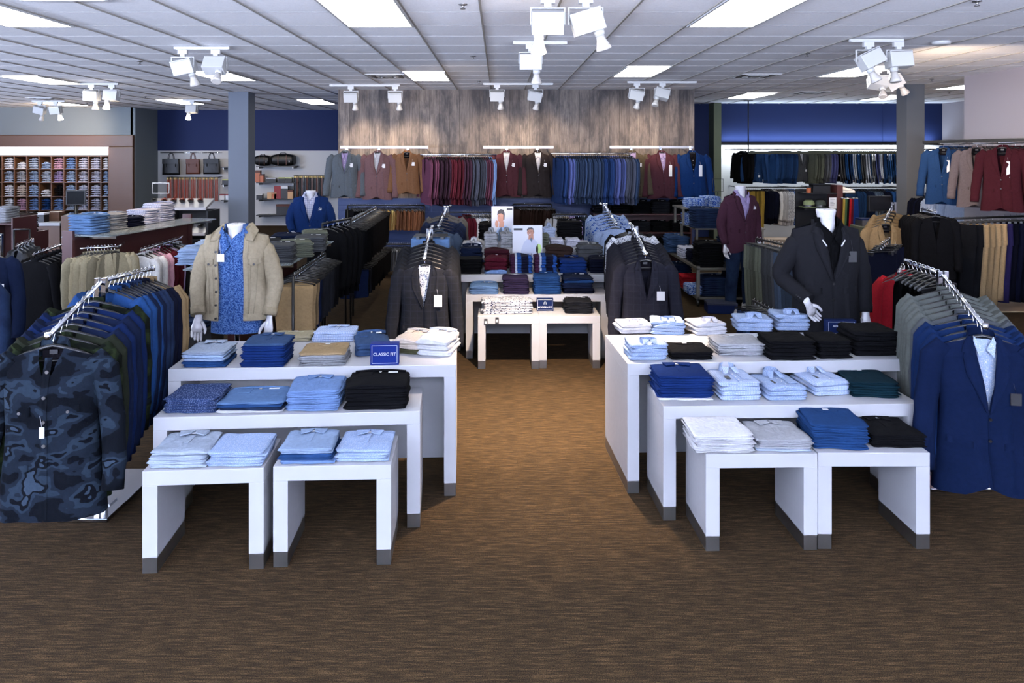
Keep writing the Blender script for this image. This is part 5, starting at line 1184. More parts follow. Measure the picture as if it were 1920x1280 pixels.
b = MB(); b.box(.33, wS-.02, .58, .60, 0, .93); b.box(.33,wS-.02,.05,.58,.40,.42); kids.append(N('back_panel', b.mesh('back_panel', M['black_metal'])))
place(N('shoe_display', None, kids), (shx0, yf, 0), 0, 'white sloping shoe display on black base left of the pillar', 'shoe display')
ST, SB = shoe_node('leather_tan'), shoe_node('leather_black')
for i, px in enumerate((287,306,324,340,356,374)):
    nd_ = SB if i == 0 else ST
    place(nd_, (X_(px,13.15), 13.2, 1.075), (-.33, 0, .25), f'{"black" if i==0 else "tan"} leather dress shoe on the white sloping shelf, {nth(i+1)} from the left', 'shoe', 'shoes on the upper sloping shelf')
for i, px in enumerate((355,374)):
    place(SB, (X_(px,13.15), 13.2, .606), (-.3, 0, .2), f'black dress shoe on the lower sloping shelf, {"left" if i==0 else "right"} of two', 'shoe', 'shoes on the lower sloping shelf')
b = MB(); x, z = X_(301.5,13.1)-shx0, 0
w_, h_ = .155, .095; cz = 2-(354-285)*13.1/F
b.tube([(-w_,0,-h_),(w_,0,-h_),(w_,0,h_),(-w_,0,h_),(-w_,0,-h_)], .010, 6); q = MB(); q.tube([(w_*.0,0,-h_),(0,0,1.19-cz)], .006, 6)
place(N('sign_holder', b.mesh('sign_holder', M['white_paint']), [N('stem', q.mesh('stem', M['white_paint']))]), (X_(301.5,13.36), 13.36, cz), 0, 'empty white wire sign holder above the shoe display', 'sign holder')

# ------------------------------------------------------------------ blue wall on the right, suits and shirts
BYR = 16.2
b = MB(); zr = 2-(-1-0)*0+.03
fz = 2+.0
def PX(px): return X_(px, 16.0)
q = MB(); q.tube([(0,0,CZ-2.0),(0,0,0)], .014, 8); r_ = MB(); r_.box(0, PX(1800)-PX(1400), -.03, .03, -.04, .02); cnp = MB(); cnp.box(-.09,.09,-.05,.05,CZ-2.012,CZ-2.0)
place(N('suspended_clothes_bar', None, [N('ceiling_rod', q.mesh('ceiling_rod', M['black_metal']), [N('ceiling_plate', cnp.mesh('ceiling_plate', M['black_metal']))]), N('cross_bar', r_.mesh('cross_bar', plain('dark_olive_metal', (44,48,36), .4)))]), (PX(1400), 15.9, 2.0), 0, 'dark bar hung from a ceiling rod before the blue wall', 'hanging rail')
zU = 2.06
rail('wall_rail', (X_(1376,BYR),BYR,zU), (X_(1806,BYR),BYR,zU), .012, 'black_metal', 'long black rail of suits on the blue wall', [(X_(p,BYR),BYR,zU,X_(p,BYR),16.92,zU) for p in (1378,1482,1590,1700,1800)], False)
RGB.update({'suit blue':(34,62,104),'bright suit blue':(42,84,142),'suit grey':(92,94,98),'pale suit':(196,204,218),'suit purple':(78,82,130)})
BZS = blazer('cloth', None, 1.2, -.80, 2, 5, (.10,-.62,.05,.05,'tag'))
BZR = blazer('cloth', 'white_shirt', 1.2, -.80, 2, 6, (.10,-.5,.05,.05,'tag'))
hang(BZS, (X_(1412,BYR),BYR-.0,zU+.012), .15, 'navy blazer facing forward, first on the blue wall rail', 'jacket', 'suit blue', 'suits on the blue wall rail', .95)
row(2, (X_(1386,BYR),BYR,zU+.012), (X_(1400,BYR),BYR,zU+.012), lambda i: slimn('cloth',i,'suit_jacket',.5), ['black'], 'suit jacket', 'on the blue wall rail', 'jacket', rot=-1.0, sc=.9, group='suits on the blue wall rail')
row(9, (X_(1442,BYR),BYR,zU+.012), (X_(1482,BYR),BYR,zU+.012), lambda i: slimn('cloth',i,'suit_jacket',.5), ['suit blue'], 'suit jacket', 'of the navy suits on the blue wall', 'jacket', rot=-1.15, sc=.9, group='suits on the blue wall rail')
hang(BZR, (X_(1500,BYR),BYR,zU+.012), .35, 'charcoal blazer facing forward over a pale shirt, on the blue wall rail', 'jacket', 'dark grey', 'suits on the blue wall rail', .93)
row(10, (X_(1516,BYR),BYR,zU+.012), (X_(1556,BYR),BYR,zU+.012), lambda i: slimn('cloth',i,'suit_jacket',.24), ['grey green','suit grey','suit purple'], 'suit jacket', 'of the grey suits on the blue wall', 'jacket', rot=-1.2, sc=.9, group='suits on the blue wall rail')
hang(BZS, (X_(1566,BYR),BYR,zU+.012), -.5, 'black blazer turned sideways, middle of the blue wall rail', 'jacket', 'black', 'suits on the blue wall rail', .92)
row(30, (X_(1576,BYR),BYR,zU+.012), (X_(1690,BYR),BYR,zU+.012), lambda i: slimn('cloth',i,'suit_jacket',.22), ['suit grey','bright suit blue','suit blue','pale suit','bright suit blue','dark grey','pale suit','suit blue','suit grey','periwinkle','pale suit','suit blue','bright suit blue','bright suit blue','pale suit','slate'], 'suit jacket', 'of the mixed suits left of the right pillar', 'jacket', rot=1.1, sc=.9, group='suits on the blue wall rail')
row(16, (X_(1724,BYR),BYR,zU+.012), (X_(1800,BYR),BYR,zU+.012), lambda i: slimn('cloth',i,'suit_jacket',.22), ['dark grey','suit grey','pale suit','pale suit','charcoal','suit blue','suit grey','light blue'], 'suit jacket', 'of the suits right of the right pillar', 'jacket', rot=1.1, sc=.9, group='suits on the blue wall rail')
zL = 2-(356-285)*16.2/F+.06
rail('wall_rail', (X_(1384,BYR),BYR,zL), (X_(1530,BYR),BYR,zL), .012, 'black_metal', 'lower black rail under the navy suits on the blue wall', [(X_(p,BYR),BYR,zL,X_(p,BYR),16.92,zL) for p in (1386,1482,1528)], False)
rail('wall_rail', (X_(1590,BYR),BYR,zL), (X_(1690,BYR),BYR,zL), .012, 'black_metal', 'lower black rail left of the right pillar', [(X_(p,BYR),BYR,zL,X_(p,BYR),16.92,zL) for p in (1592,1688)], False)
row(7, (X_(1400,BYR),BYR,zL+.012), (X_(1426,BYR),BYR,zL+.012), lambda i: pln('cloth',.9,.8,.38,False), ['mustard'], 'trousers', 'of the mustard trousers behind the burgundy mannequin', 'trousers', rot=-1.3, group='clothes on the lower blue wall rail')
row(5, (X_(1428,BYR),BYR,zL+.012), (X_(1446,BYR),BYR,zL+.012), lambda i: slimn('cloth',i,'hanging_shirt',.5,True), ['dark navy'], 'shirt', 'of the navy shirts on the lower wall rail', 'shirt', rot=-1.2, sc=.95, group='clothes on the lower blue wall rail')
row(7, (X_(1450,BYR),BYR,zL+.012), (X_(1474,BYR),BYR,zL+.012), lambda i: slimn('dots' if i > 3 else 'soft',i,'hanging_shirt',.5,True), ['white'], 'shirt', 'of the white shirts on the lower wall rail', 'shirt', rot=-1.2, group='clothes on the lower blue wall rail')
row(5, (X_(1476,BYR),BYR,zL+.012), (X_(1492,BYR),BYR,zL+.012), lambda i: slimn('wave',i,'hanging_shirt',.5,True), ['blue'], 'printed shirt', 'of the blue prints on the lower wall rail', 'shirt', rot=-1.2, sc=.98, group='clothes on the lower blue wall rail')
row(8, (X_(1495,BYR),BYR,zL+.012), (X_(1526,BYR),BYR,zL+.012), lambda i: slimn('cloth',i,'suit_jacket',.5), ['navy'], 'suit jacket', 'of the navy jackets on the lower wall rail', 'jacket', rot=-1.2, group='clothes on the lower blue wall rail')
row(18, (X_(1592,BYR),BYR,zL+.012), (X_(1688,BYR),BYR,zL+.012), lambda i: slimn('cloth',i,'hanging_shirt',.5,True), ['suit blue','navy','slate','dark navy','blue','pale blue'], 'shirt', 'on the lower rail left of the right pillar', 'shirt', rot=-1.2, group='clothes on the lower blue wall rail')
arealight('cove_light', (7.7, 16.78, 2.26), (PI-.25, 0, 0), 5.0, .05, 40, (.62, .78, 1.0))
arealight('suit_fill_light', (7.7, 16.7, 2.15), (.25, 0, 0), 5.0, .05, 110, (.85, .92, 1.0))  # added lamp with no visible fitting, brightens the suits below the trim
# ---- ledge fixture with hats and ties
fx, fy = 1575, 11.0
b = MB(); x = X_(1575,fy); b.box(-.045,.045,0,.32,0,2-(347-285)*fy/F); g1_ = MB(); g1_.box(X_(1512,fy)-x,-.046,0,.32,1.36,1.375); g2_ = MB(); g2_.box(.046,X_(1604,fy)-x,0,.32,1.36,1.375)
g3_ = MB(); g3_.box(X_(1508,fy)-x,-.046,0,.32,1.12,1.135); bs = MB(); bs.box(X_(1508,fy)-x, X_(1604,fy)-x, 0, .34, 0, .5); bk2 = MB(); bk2.box(X_(1508,fy)-x, X_(1604,fy)-x, .32,.34,.5,1.42)
place(N('accessory_fixture', None, [N('upright', b.mesh('upright', M['mahogany'], .002)), N('shelf', g1_.mesh('shelf', M['black_metal'])), N('shelf', g2_.mesh('shelf', M['black_metal'])), N('shelf', g3_.mesh('shelf', M['black_metal'])), N('base', bs.mesh('base', M['black_metal'])), N('back_panel', bk2.mesh('back_panel', M['black_metal']))]), (x, fy, 0), 0, 'mahogany accessory fixture with hats and ties above the dark mannequin', 'shop fixture')
boxthing('leather_case', X_(1545,fy), fy+.15, 1.376, .26, .16, .13, 'black_plastic', 'black leather case on the hat fixture', 'bag', lid='leather_black')
boxthing('small_box', X_(1525,fy)-.03, fy+.1, 1.376, .05, .05, .09, 'box_orange', 'small orange box beside the black case', 'box', lid='black_plastic')
SNK = shoe_node('rubber', .30, 'rubber', True)
place(SNK, (X_(1590,fy), fy+.12, 1.378), 1.3, 'white sneaker on the shelf right of the mahogany upright', 'shoe')
def hat(px, py, Y, r, m, lab):
    b = MB(); b.lathe([(.001,.0),(r*1.0,.004),(r*1.75,.018),(r*1.78,.024),(r*1.05,.022),(r,.05),(r*.92,.10),(r*.6,.125),(r*.2,.118),(.001,.11)], 24, caps=False); q = MB(); q.lathe([(r*1.07,.022),(r*1.03,.05)], 24, caps=False)
    place(N('hat', b.mesh('hat', m), [N('hat_band', q.mesh('hat_band', M['black_plastic']))]), (X_(px,Y), Y+.12, py), 0, lab, 'hat')
hat(1523, 1.136, fy, .085, plain('olive_felt', (112,122,84), .9), 'pale green brimmed hat on the accessory fixture'); hat(1545, 1.136, fy-.05, .08, plain('dark_felt', (40,46,38), .9), 'dark green cap-like hat beside the pale green hat')
b = MB(); b.box(-.055,.055,0,.008,0,.17); q = MB(); [q.box(-.04,.03-.01*(k%3),-.001,0,.14-.022*k,.145-.022*k) for k in range(5)]
place(N('placard', b.mesh('placard', M['tag']), [N('printed_lines', q.mesh('printed_lines', M['ink_black']))]), (X_(1561,fy-.02), fy-.03, 1.136), 0, 'white printed placard beside the hats', 'sign')
tie = MB(); tie.v += [(-.035,-.004,-.55),(0,-.004,-.62),(.035,-.004,-.55),(.014,-.006,0),(-.014,-.006,0),(-.035,.004,-.55),(0,.004,-.62),(.035,.004,-.55),(.014,.006,0),(-.014,.006,0)]
for f in ((0,1,2,3,4),(9,8,7,6,5),(0,5,6,1),(1,6,7,2),(2,7,8,3),(3,8,9,4),(4,9,5,0)): tie.face(f)
TIE = N('necktie', tie.mesh('necktie', M['cloth']))
rail('tie_rail', (X_(1581,10.9),10.9,1.30), (X_(1609,10.9),10.9,1.30), .006, 'chrome', 'thin chrome rail of neckties', [(X_(1583,10.9),10.9,1.3,X_(1583,10.9),11.3,1.3),(X_(1603,10.9),10.9,1.3,X_(1603,10.9),11.3,1.3)], False)
for i, c in enumerate(['mustard','green','black','red','burgundy','royal blue','royal blue']):
    place(TIE, (X_(1582+3.8*i,10.9), 10.888-.004*i, 1.296), 0, f'{c} necktie, {nth(i+1)} from the left right of the mahogany upright', 'necktie', 'neckties on the fixture', color=RGB[c])
b = MB(); b.box(X_(1634,10),X_(1680,10),10.0,10.4,0,1.0); place(N('till_cabinet', b.mesh('till_cabinet', M['black_metal'], .004)), (0,0,0), 0, 'black cabinet left of the right pillar', 'cabinet')
monitor(X_(1656,10.1), 10.2, 1.001, 'large black monitor left of the right pillar', .34, .22)
boxthing('cash_drawer', X_(1632,9.8), 9.8, 1.0, .32, .2, .10, 'steel', 'grey green rounded machine left of the right pillar', 'machine', lid='sign_navy')
b = MB(); b.box(X_(1610,9.7),X_(1655,9.7),9.6,9.95,0,1.0); place(N('service_counter', b.mesh('service_counter', plain('olive_panel', (74,76,58), .6), .004)), (0,0,0), 0, 'dull olive service counter behind the tan jackets', 'counter')

# ---- right wall rail: long suits and trousers
rail('wall_rail', (6.36,10.8,2.15), (6.36,8.6,2.15), .02, 'steel', 'high steel rail along the right wall above the suits', [(6.36,10.7,2.15,7.0,10.7,2.15),(6.36,8.7,2.15,7.0,8.7,2.15)])
RBZ = blazer('cloth', None, 1.1, -.88, 2, 7, (.08,-.25,.035,.2,'tag'))
for nm, X0, Yk, n, c in (('blue', 6.42, 10.4, 7, 'suit blue'), ('taupe', 6.5, 9.8, 6, (126,112,112)), ('burgundy', 6.43, 9.2, 6, (74,30,38))):
    rail('faceout_rail', (X0-.06,Yk,2.12), (6.98,Yk,2.12), .010, 'steel', f'short steel arm of {nm} suits on the right wall', [(6.36,Yk,2.15,6.36,Yk,2.12)], False)
    for i in range(n):
        p = (X0+(6.93-X0)*i/n, Yk, 2.137)
        if i == 0: hang(RBZ, p, -.85, f'{nm} suit jacket with a long tag, outermost of the {nm} suits on the right wall', 'jacket', c, 'suits on the right wall', 1.02)
        else: hang(slimn('cloth', i, 'suit_jacket', .4), p, -1.0, f'{nm} suit jacket, {nth(i+1)} from the left of the {nm} suits on the right wall', 'jacket', c, 'suits on the right wall', 1.0)
a2, c2 = (5.75, 9.1, 1.16), (6.97, 9.45, 1.16)
rail('trouser_rail', a2, c2, .014, 'black_metal', 'lower black rail of long trousers at the right wall', [(a2[0],a2[1],1.16,a2[0],a2[1],0),(c2[0],c2[1],1.16,c2[0],c2[1],0)], False)
cs = ['charcoal','charcoal','khaki','khaki','khaki','khaki','plum','dark navy','dark navy','dark navy','dark olive','dark olive','dark olive']
cs = ['tan' if c == 'khaki' else c for c in cs]
RGB['indigo'] = (44,40,84); cs[6] = 'indigo'
row(13, (a2[0],a2[1],1.176), (c2[0],c2[1],1.176), lambda i: pln('cloth',1.0,1.0,.42,i in (2,6,10)), cs, 'long trousers', 'on the lower right wall rail', 'trousers', rot=-.62, jr=.05)
# ---- black coats rack, tan jackets rack, trousers, red jackets
a = P(1728,392,8.6); c = P(1756,396,8.2)
rail('garment_rail', a, (c[0],c[1],a[2]), .012, 'chrome', 'chrome rail of black jackets below the right pillar', [(a[0],a[1],a[2],a[0],a[1],0)], False)
row(10, (a[0],a[1],a[2]+.012), (c[0],c[1],a[2]+.012), lambda i: slimn('cloth',i,'suit_jacket',.5), ['black'], 'jacket', 'on the black rail below the right pillar', 'jacket', rot=-.35, sc=.88)
pT, fT = (X_(1675,9.2), 9.2), (X_(1659,8.6), 8.6)
rack(pT, fT, None, 1.34, 1.19, 1.2, 'chrome rack of tan jackets behind the dark mannequin')
TB = blazer('cloth', None, 1.1, -.84, 2, 9, (.08,-.30,.03,.12,'tag'))
hang(TB, along(pT, fT, 1.34, 1.19, .95), -.05, 'tan jacket with a white tag strip, nearest on the tan rack', 'jacket', 'khaki', 'jackets on the tan rack')
for i in range(4): hang(slimn('cloth',i,'suit_jacket',.5), along(pT, fT, 1.34, 1.19, .78-.18*i), -.05, f'tan jacket, {nth(i+2)} from the front on the tan rack', 'jacket', 'khaki', 'jackets on the tan rack')
a, c = P(1650,462,6.9), P(1668,452,7.5)
rail('garment_rail', a, (c[0],c[1],a[2]), .010, 'black_metal', 'black rail of dark trousers right of the dark mannequin', [(c[0],c[1],a[2],c[0],c[1],0)], False)
row(5, (a[0],a[1],a[2]+.01), (c[0],c[1],a[2]+.01), lambda i: pln('cloth',.85,.9,.36,False), ['dark navy'], 'trousers', 'of the dark trousers right of the dark mannequin', 'trousers', rot=.2, order='front')
a, c = P(1684,512,5.6), P(1694,500,6.0)
rail('garment_rail', a, (c[0],c[1],a[2]), .010, 'chrome', 'short chrome rail holding red jackets', [(c[0],c[1],a[2],c[0],c[1],0)], False)
row(3, (a[0],a[1],a[2]+.01), (c[0],c[1],a[2]+.01), lambda i: slimn('cloth',i,'casual_jacket',.6), ['red'], 'jacket', 'of the red jackets beside the front right rack', 'jacket', rot=.1, order='front', sc=.82)
# grey-green trousers behind the dark mannequin, and low rack of jeans
a, c = P(1418,447,8.3), P(1504,447,7.4)
rail('garment_rail', a, (c[0],c[1],a[2]), .012, 'black_metal', 'black rail of grey green trousers between the two right mannequins', [(a[0],a[1],a[2],a[0],a[1],0),(c[0],c[1],a[2],c[0],c[1],0)], False)
row(14, (a[0],a[1],a[2]+.012), (c[0],c[1],a[2]+.012), lambda i: pln('cloth',.70,.8,.34,i in (1,3,9)), ['grey green']*6+['dark grey']*4+['slate']*4, 'trousers', 'of the grey green trouser rail', 'trousers', rot=-.75)
a, c = P(1412,560,6.7), P(1500,592,5.75)
zlow = .62
rail('garment_rail', (a[0],a[1],zlow), (c[0],c[1],zlow), .012, 'black_metal', 'low black rail of jeans left of the dark mannequin', [(a[0],a[1],zlow,a[0],a[1],0),(c[0],c[1],zlow,c[0],c[1],0)], False)
row(12, (a[0],a[1],zlow+.012), (c[0],c[1],zlow+.012), lambda i: pon('cloth',.34,.5,i), ['dark denim','denim blue','black','black','black','black'], 'folded trousers', 'on the low rail left of the dark mannequin', 'trousers', rot=-.7)
# navy jacket and striped shirts right of the pillar
a, c = P(1735,362,11.6), P(1800,372,11.0)
rail('garment_rail', a, (c[0],c[1],a[2]), .012, 'chrome', 'chrome rail of shirts right of the right pillar', [(a[0],a[1],a[2],a[0],a[1],0),(c[0],c[1],a[2],c[0],c[1],0)], False)
row(13, (a[0],a[1],a[2]+.012), (c[0],c[1],a[2]+.012), lambda i: slimn('stripe' if i > 4 else 'cloth',i,'hanging_shirt',.5,True), ['dark navy','dark navy','light blue'], 'shirt', 'on the rail right of the right pillar', 'shirt', rot=-.8)

# ------------------------------------------------------------------ jeans cart with casters
kids = []
cx0, cx1, cy0, cy1 = 2.56, 4.15, 9.32, 11.25
M['cart_metal'] = plain('pewter_metal', (112,108,98), .45, .7)
for x, y in ((cx0,cy0),(cx0,cy1-.04),(cx1-.04,cy0),(cx1-.04,cy1-.04)):
    b = MB(); b.box(x,x+.04,y,y+.04,.12,.52); w_ = MB(); w_.tube([(x-.0,y+.02,.045),(x+.03,y+.02,.045)], .042, 14); w_.box(x+.005,x+.035,y-.0,y+.04,.085,.12)
    kids.append(N('leg', b.mesh('leg', M['cart_metal'], .002), [N('caster', w_.mesh('caster', M['black_plastic']))]))
for z in (.12, .50):
    b = MB(); b.box(cx0,cx1,cy0,cy0+.04,z-.03,z); b.box(cx0,cx1,cy1-.04,cy1,z-.03,z); b.box(cx0,cx0+.04,cy0+.04,cy1-.04,z-.03,z); b.box(cx1-.04,cx1,cy0+.04,cy1-.04,z-.03,z); kids.append(N('shelf_rim', b.mesh('shelf_rim', M['cart_metal'], .002)))
    b = MB(); b.box(cx0+.04,cx1-.04,cy0+.04,cy1-.04,z-.014,z-.004); kids.append(N('shelf', b.mesh('shelf', M['black_metal'])))
for z, y0, y1, x0, x1 in ((.94,10.0,10.9,2.72,3.7),(1.20,10.35,10.9,2.62,3.3)):
    b = MB(); b.box(x0,x1,y0,y1,z-.02,z); q = MB(); 
    for x in (x0+.02, x1-.05): q.box(x,x+.03,y1-.05,y1-.02,.5 if z < 1 else .94,z-.02); q.box(x,x+.03,y0+.02,y0+.05,.5 if z < 1 else .94,z-.02)
    kids.append(N('raised_shelf', b.mesh('raised_shelf', M['cart_metal'], .002), [N('shelf_post', q.mesh('shelf_post', M['cart_metal']))]))
place(N('display_cart', None, kids), (0,0,0), 0, 'pewter metal cart on casters loaded with jeans, beside the burgundy mannequin', 'display cart')
for k, (px, Y, z, w, n, h, c, m, kd, lab) in enumerate([(1328,9.55,.50,.36,9,.034,'black','cloth','jeans','black jeans pile at the cart front'),(1268,10.9,.50,.34,6,.04,'denim blue','denim','jeans','blue jeans pile at the back left of the cart'),(1290,10.3,.50,.26,5,.03,'burgundy','check','tee','printed shirt pile on the middle cart shelf'),(1304,9.98,.50,.2,5,.03,'dark navy','cloth','tee','dark pile behind the black jeans on the cart'),
  (1320,10.15,.94,.36,8,.034,'dark denim','denim','jeans','dark denim pile on the raised cart shelf'),(1300,10.6,.94,.30,5,.034,'grey','wave','tee','pale printed pile on the raised cart shelf'),
  (1302,10.5,1.20,.28,5,.026,'pink','wave','tee','pink printed pile on top of the cart'),(1330,10.6,1.20,.26,6,.026,'royal blue','wave','tee','blue printed pile on top of the cart'),
  (1272,10.6,.12,.34,8,.03,'dark denim','denim','jeans','dark denim pile at the low back of the cart'),(1296,10.0,.12,.30,6,.03,'red','soft','tee','red tee pile on the lowest cart shelf'),(1300,9.6,.12,.20,4,.03,'teal','wave','tee','teal printed pile on the lowest cart shelf'),(1340,9.55,.12,.42,9,.026,'dark denim','denim','jeans','wide dark denim pile at the low front of the cart'),(1422,9.6,.12,.36,8,.03,'dark denim','denim','jeans','dark denim pile right of the mannequin legs'),(1385,10.0,.12,.40,8,.032,'dark navy','denim','jeans','dark pile behind the mannequin legs'),(1375,10.0,.50,.40,9,.036,'dark denim','denim','jeans','dark pile behind the mannequin hips')]):
    if 'grey' == c: c = 'light grey'
    if c in ('pink',): c = 'red'
    stackw(X_(px,Y), Y, z, w, .32, n, h, kd, c, lab, m, .0)
boxthing('shoe_box', X_(1352,9.0), 9.02, .001, .36, .24, .13, 'sign_navy', 'dark navy shoe box on the floor before the jeans cart', 'box', rot=-.1, lid=plain('navy_lid', (24,30,52), .5))

# ------------------------------------------------------------------ mannequins
def hand_node(side, pos, down=(0,0,-1), curl=.35, yaw=0, splay=.0, spread=.012):
    """white hand hanging from the wrist at pos; side +1 = right of the picture"""
    b = MB(); b.tube([(0,0,.07),(0,0,.02),(0,0,-.01),(0,0,-.05),(0,0,-.085)], [.026,.025,.031,.040,.036], 14, True, .52, up=(1,0,0) if False else (0,1,0))
    Ls = [.070,.080,.075,.058]; xs = [.030,.010,-.010,-.029]
    for i in range(4):
        L = Ls[i]; x = xs[i]*side*-1; c = curl*(1+.25*i)
        p = Vector((x, 0, -.075)); d = Vector((x*spread*20, 0, -1)).normalized(); pts = [p]; ang = 0
        for q, f in ((0,.45),(1,.30),(2,.25)):
            ang += c*(.5 if q == 0 else .8); dd = Vector((d.x*math.cos(ang), -math.sin(ang)*1.0, -math.cos(ang))); p = p+dd*L*f; pts.append(p)
        b.tube(pts, [.0098,.0092,.0085,.0070], 8, True, round_end=True)
    x = -side*.034
    b.tube([(x*.6,-.004,-.012),(x*1.15,-.014,-.035),(x*1.45,-.026,-.062),(x*1.45,-.034,-.088)], [.013,.0125,.0105,.0085], 8, True, round_end=True)
    return N('hand', b.mesh('hand', M['mannequin']), loc=pos, rot=down if len(down) == 3 and not isinstance(down[0], Vector) and down != (0,0,-1) else (0,0,0))
def mannequin(loc, yaw, lab, outfit, jm, jcol, shirt, armL, armR, zsh=1.455, cap=1.57, gap=None, zh=.79, closedV=.42, legs=False, square=None, tag=None, shirt_zh=None, jname='suit_jacket', stays=False, handrots=((0,0,0),(0,0,0)), wS=1.0):
    kids = []
    z0 = zsh
    # neck with its flat cap
    nk = MB(); nk.lathe([(.072,z0-.12),(.060,z0-.02),(.057,(z0+cap)/2),(.066,cap-.014),(.066,cap-.004),(.060,cap)], 24, (0,-.012,0), True, 1.05)
    kids.append(N('neck', nk.mesh('neck', M['mannequin'])))
    # shirt
    sm_ = M[shirt]; ss = Shell([(0,.185),(.12,.20),(.55,.165),(1,.18)], [(0,.03),(.1,.085),(.3,.112),(.6,.095),(1,.10)], z0+.01, .28, shirt_zh or zh+.02, .075, fold=.03, ph=1, nd=.062, gap=[(0,.046),(.055,.0006),(1,.0006)])
    b = MB(); ss.body(b, 36, 18); ck = []
    for sx in (-1, 1):
        c = MB(); ss.panel(c, [(sx*.004,z0-.075),(sx*.040,z0-.015),(sx*.078,z0+.050)], [(sx*.056,z0-.140),(sx*.090,z0-.100),(sx*.108,z0-.010)], .016, 3, 8)
        if stays:
            q = MB(); y_ = ss.front(.05, z0-.12)[1]-.03; q.tube([(sx*.050,y_,z0-.128),(sx*.078,y_+.006,z0-.085)], .0045, 6); ck.append(N('collar_stay', q.mesh('collar_stay', M['tag']), label='white collar stay'))
        ck.append(N('shirt_collar', c.mesh('shirt_collar', sm_)))
    c = MB(); c.grid(lambda u, v: (.084*math.sin(PI*(u-.5)*1.5), .060*math.cos(PI*(u-.5)*1.5)-.012, z0-.02+.085*v), 14, 1); ck.append(N('shirt_collar', c.mesh('shirt_collar', sm_)))
    c = MB(); ss.panel(c, [(-.014,z0-.12),(-.014,ss.zh+.02)], [(.014,z0-.12),(.014,ss.zh+.02)], .003, 2, 14); ck.append(N('placket', c.mesh('placket', sm_)))
    kids.append(N('shirt', b.mesh('shirt_body', sm_), ck))
    # jacket
    jm_ = M[jm]; g = gap or [(0,.075),(closedV*.5,.045),(closedV,.0005),(1,.0005)]
    js = Shell([(0,.222*wS),(.12,.232*wS),(.5,.205*wS),(1,.232*wS)], [(0,.03),(.09,.10),(.28,.135),(.6,.118),(1,.125)], z0+.02, .26, zh, .07, gap=g, fold=.05, ph=2, hemcut=.0 if gap else .045, nd=.045)
    b = MB(); js.body(b, 44, 22); jk = []
    zb = js.z0+(zh-js.z0)*closedV
    if not gap:
        js.panel(b, [(-.002,zb-.01),(-.002,zb-.2),(.015,zh+.05)], [(.11,zb+.04),(.12,zb-.2),(.13,zh+.02)], .004, 3, 8)
        for sx in (-1, 1):
            lp = MB(); js.panel(lp, [(sx*.070,z0+.028),(sx*.066,z0-.06),(sx*.042,z0-.16),(sx*.004,zb+.005)], [(sx*.100,z0+.015),(sx*.128,z0-.075),(sx*.115,z0-.16),(sx*.014,zb-.012)], .012, 3, 12)
            js.panel(lp, [(sx*.070,z0+.034),(sx*.076,z0-.02),(sx*.080,z0-.055)], [(sx*.098,z0+.028),(sx*.118,z0-.01),(sx*.132,z0-.035)], .016, 2, 4); jk.append(N('lapel', lp.mesh('lapel', jm_)))
            pf = MB(); js.panel(pf, [(sx*.075,z0-.42),(sx*.075,z0-.465)], [(sx*.185,z0-.405),(sx*.185,z0-.45)], .007, 4, 2); jk.append(N('pocket_flap', pf.mesh('pocket_flap', jm_)))
        for i in range(2):
            z = zb-.03-.11*i; y = js.front(0, z)[1]-.010; bt = MB(); bt.disc((.003,z), .009, y, .004, 12); jk.append(N('button', bt.mesh('button', M['black_plastic'])))
        pk = MB(); js.panel(pk, [(.085,z0-.175),(.085,z0-.197)], [(.165,z0-.165),(.165,z0-.187)], .006, 3, 1); jk.append(N('breast_pocket', pk.mesh('breast_pocket', jm_)))
        if square:
            y = js.front(.125, z0-.16)[1]-.008; q = MB(); q.poly([(.10,z0-.175),(.105,z0-.135),(.12,z0-.15),(.128,z0-.125),(.14,z0-.145),(.152,z0-.13),(.152,z0-.17)], y, .006); jk.append(N('pocket_square', q.mesh('pocket_square', M[square])))
    else:                                   # denim jacket details
        hb = MB(); js.panel(hb, [(-.215,zh+.05),(-.212,zh+.005)], [(-g[-1][1],zh+.05),(-g[-1][1],zh+.005)], .006, 6, 2); js.panel(hb, [(g[-1][1],zh+.05),(g[-1][1],zh+.005)], [(.212,zh+.05),(.215,zh+.005)], .006, 6, 2); jk.append(N('waist_band', hb.mesh('waist_band', jm_)))
        for sx in (-1, 1):
            st = MB(); gx = .088
            js.panel(st, [(sx*gx,z0-.03),(sx*gx,zh+.05)], [(sx*(gx+.028),z0-.03),(sx*(gx+.028),zh+.05)], .005, 2, 14)          # button band
            def seam(p): st.tube([Vector(js.front(x, z, .002)) for x, z in p], .0022, 5)
            seam([(sx*.118,z0-.17),(sx*.16,z0-.168),(sx*.212,z0-.16)]); seam([(sx*.135,z0-.21),(sx*.128,z0-.4),(sx*.118,zh+.05)]); seam([(sx*.175,z0-.21),(sx*.165,z0-.4),(sx*.150,zh+.05)])
            jk.append(N('front_band', st.mesh('front_band', jm_)))
            pf = MB(); js.panel(pf, [(sx*.12,z0-.172),(sx*.12,z0-.205),(sx*.155,z0-.225)], [(sx*.198,z0-.168),(sx*.198,z0-.20),(sx*.158,z0-.225)], .009, 5, 4)
            bt = MB(); p = js.front(sx*.157, z0-.205); bt.disc((sx*.157,z0-.207), .008, p[1]-.016, .005, 12); jk.append(N('chest_pocket', pf.mesh('chest_pocket', jm_), [N('button', bt.mesh('button', M['black_plastic']))]))
            cl = MB(); pts = [(sx*.072,-.068,z0+.03),(sx*.085,.0,z0+.065),(sx*.10,.035,z0+.07),(sx*.15,.0,z0+.022),(sx*.158,-.06,z0+.0),(sx*.15,-.112,z0-.045),(sx*.095,-.108,z0-.035)]
            n_ = len(pts); cl.v += pts+[(x, y+.006, z-.008) for x, y, z in pts]; cl.face(range(n_)); cl.face(range(2*n_-1, n_-1, -1))
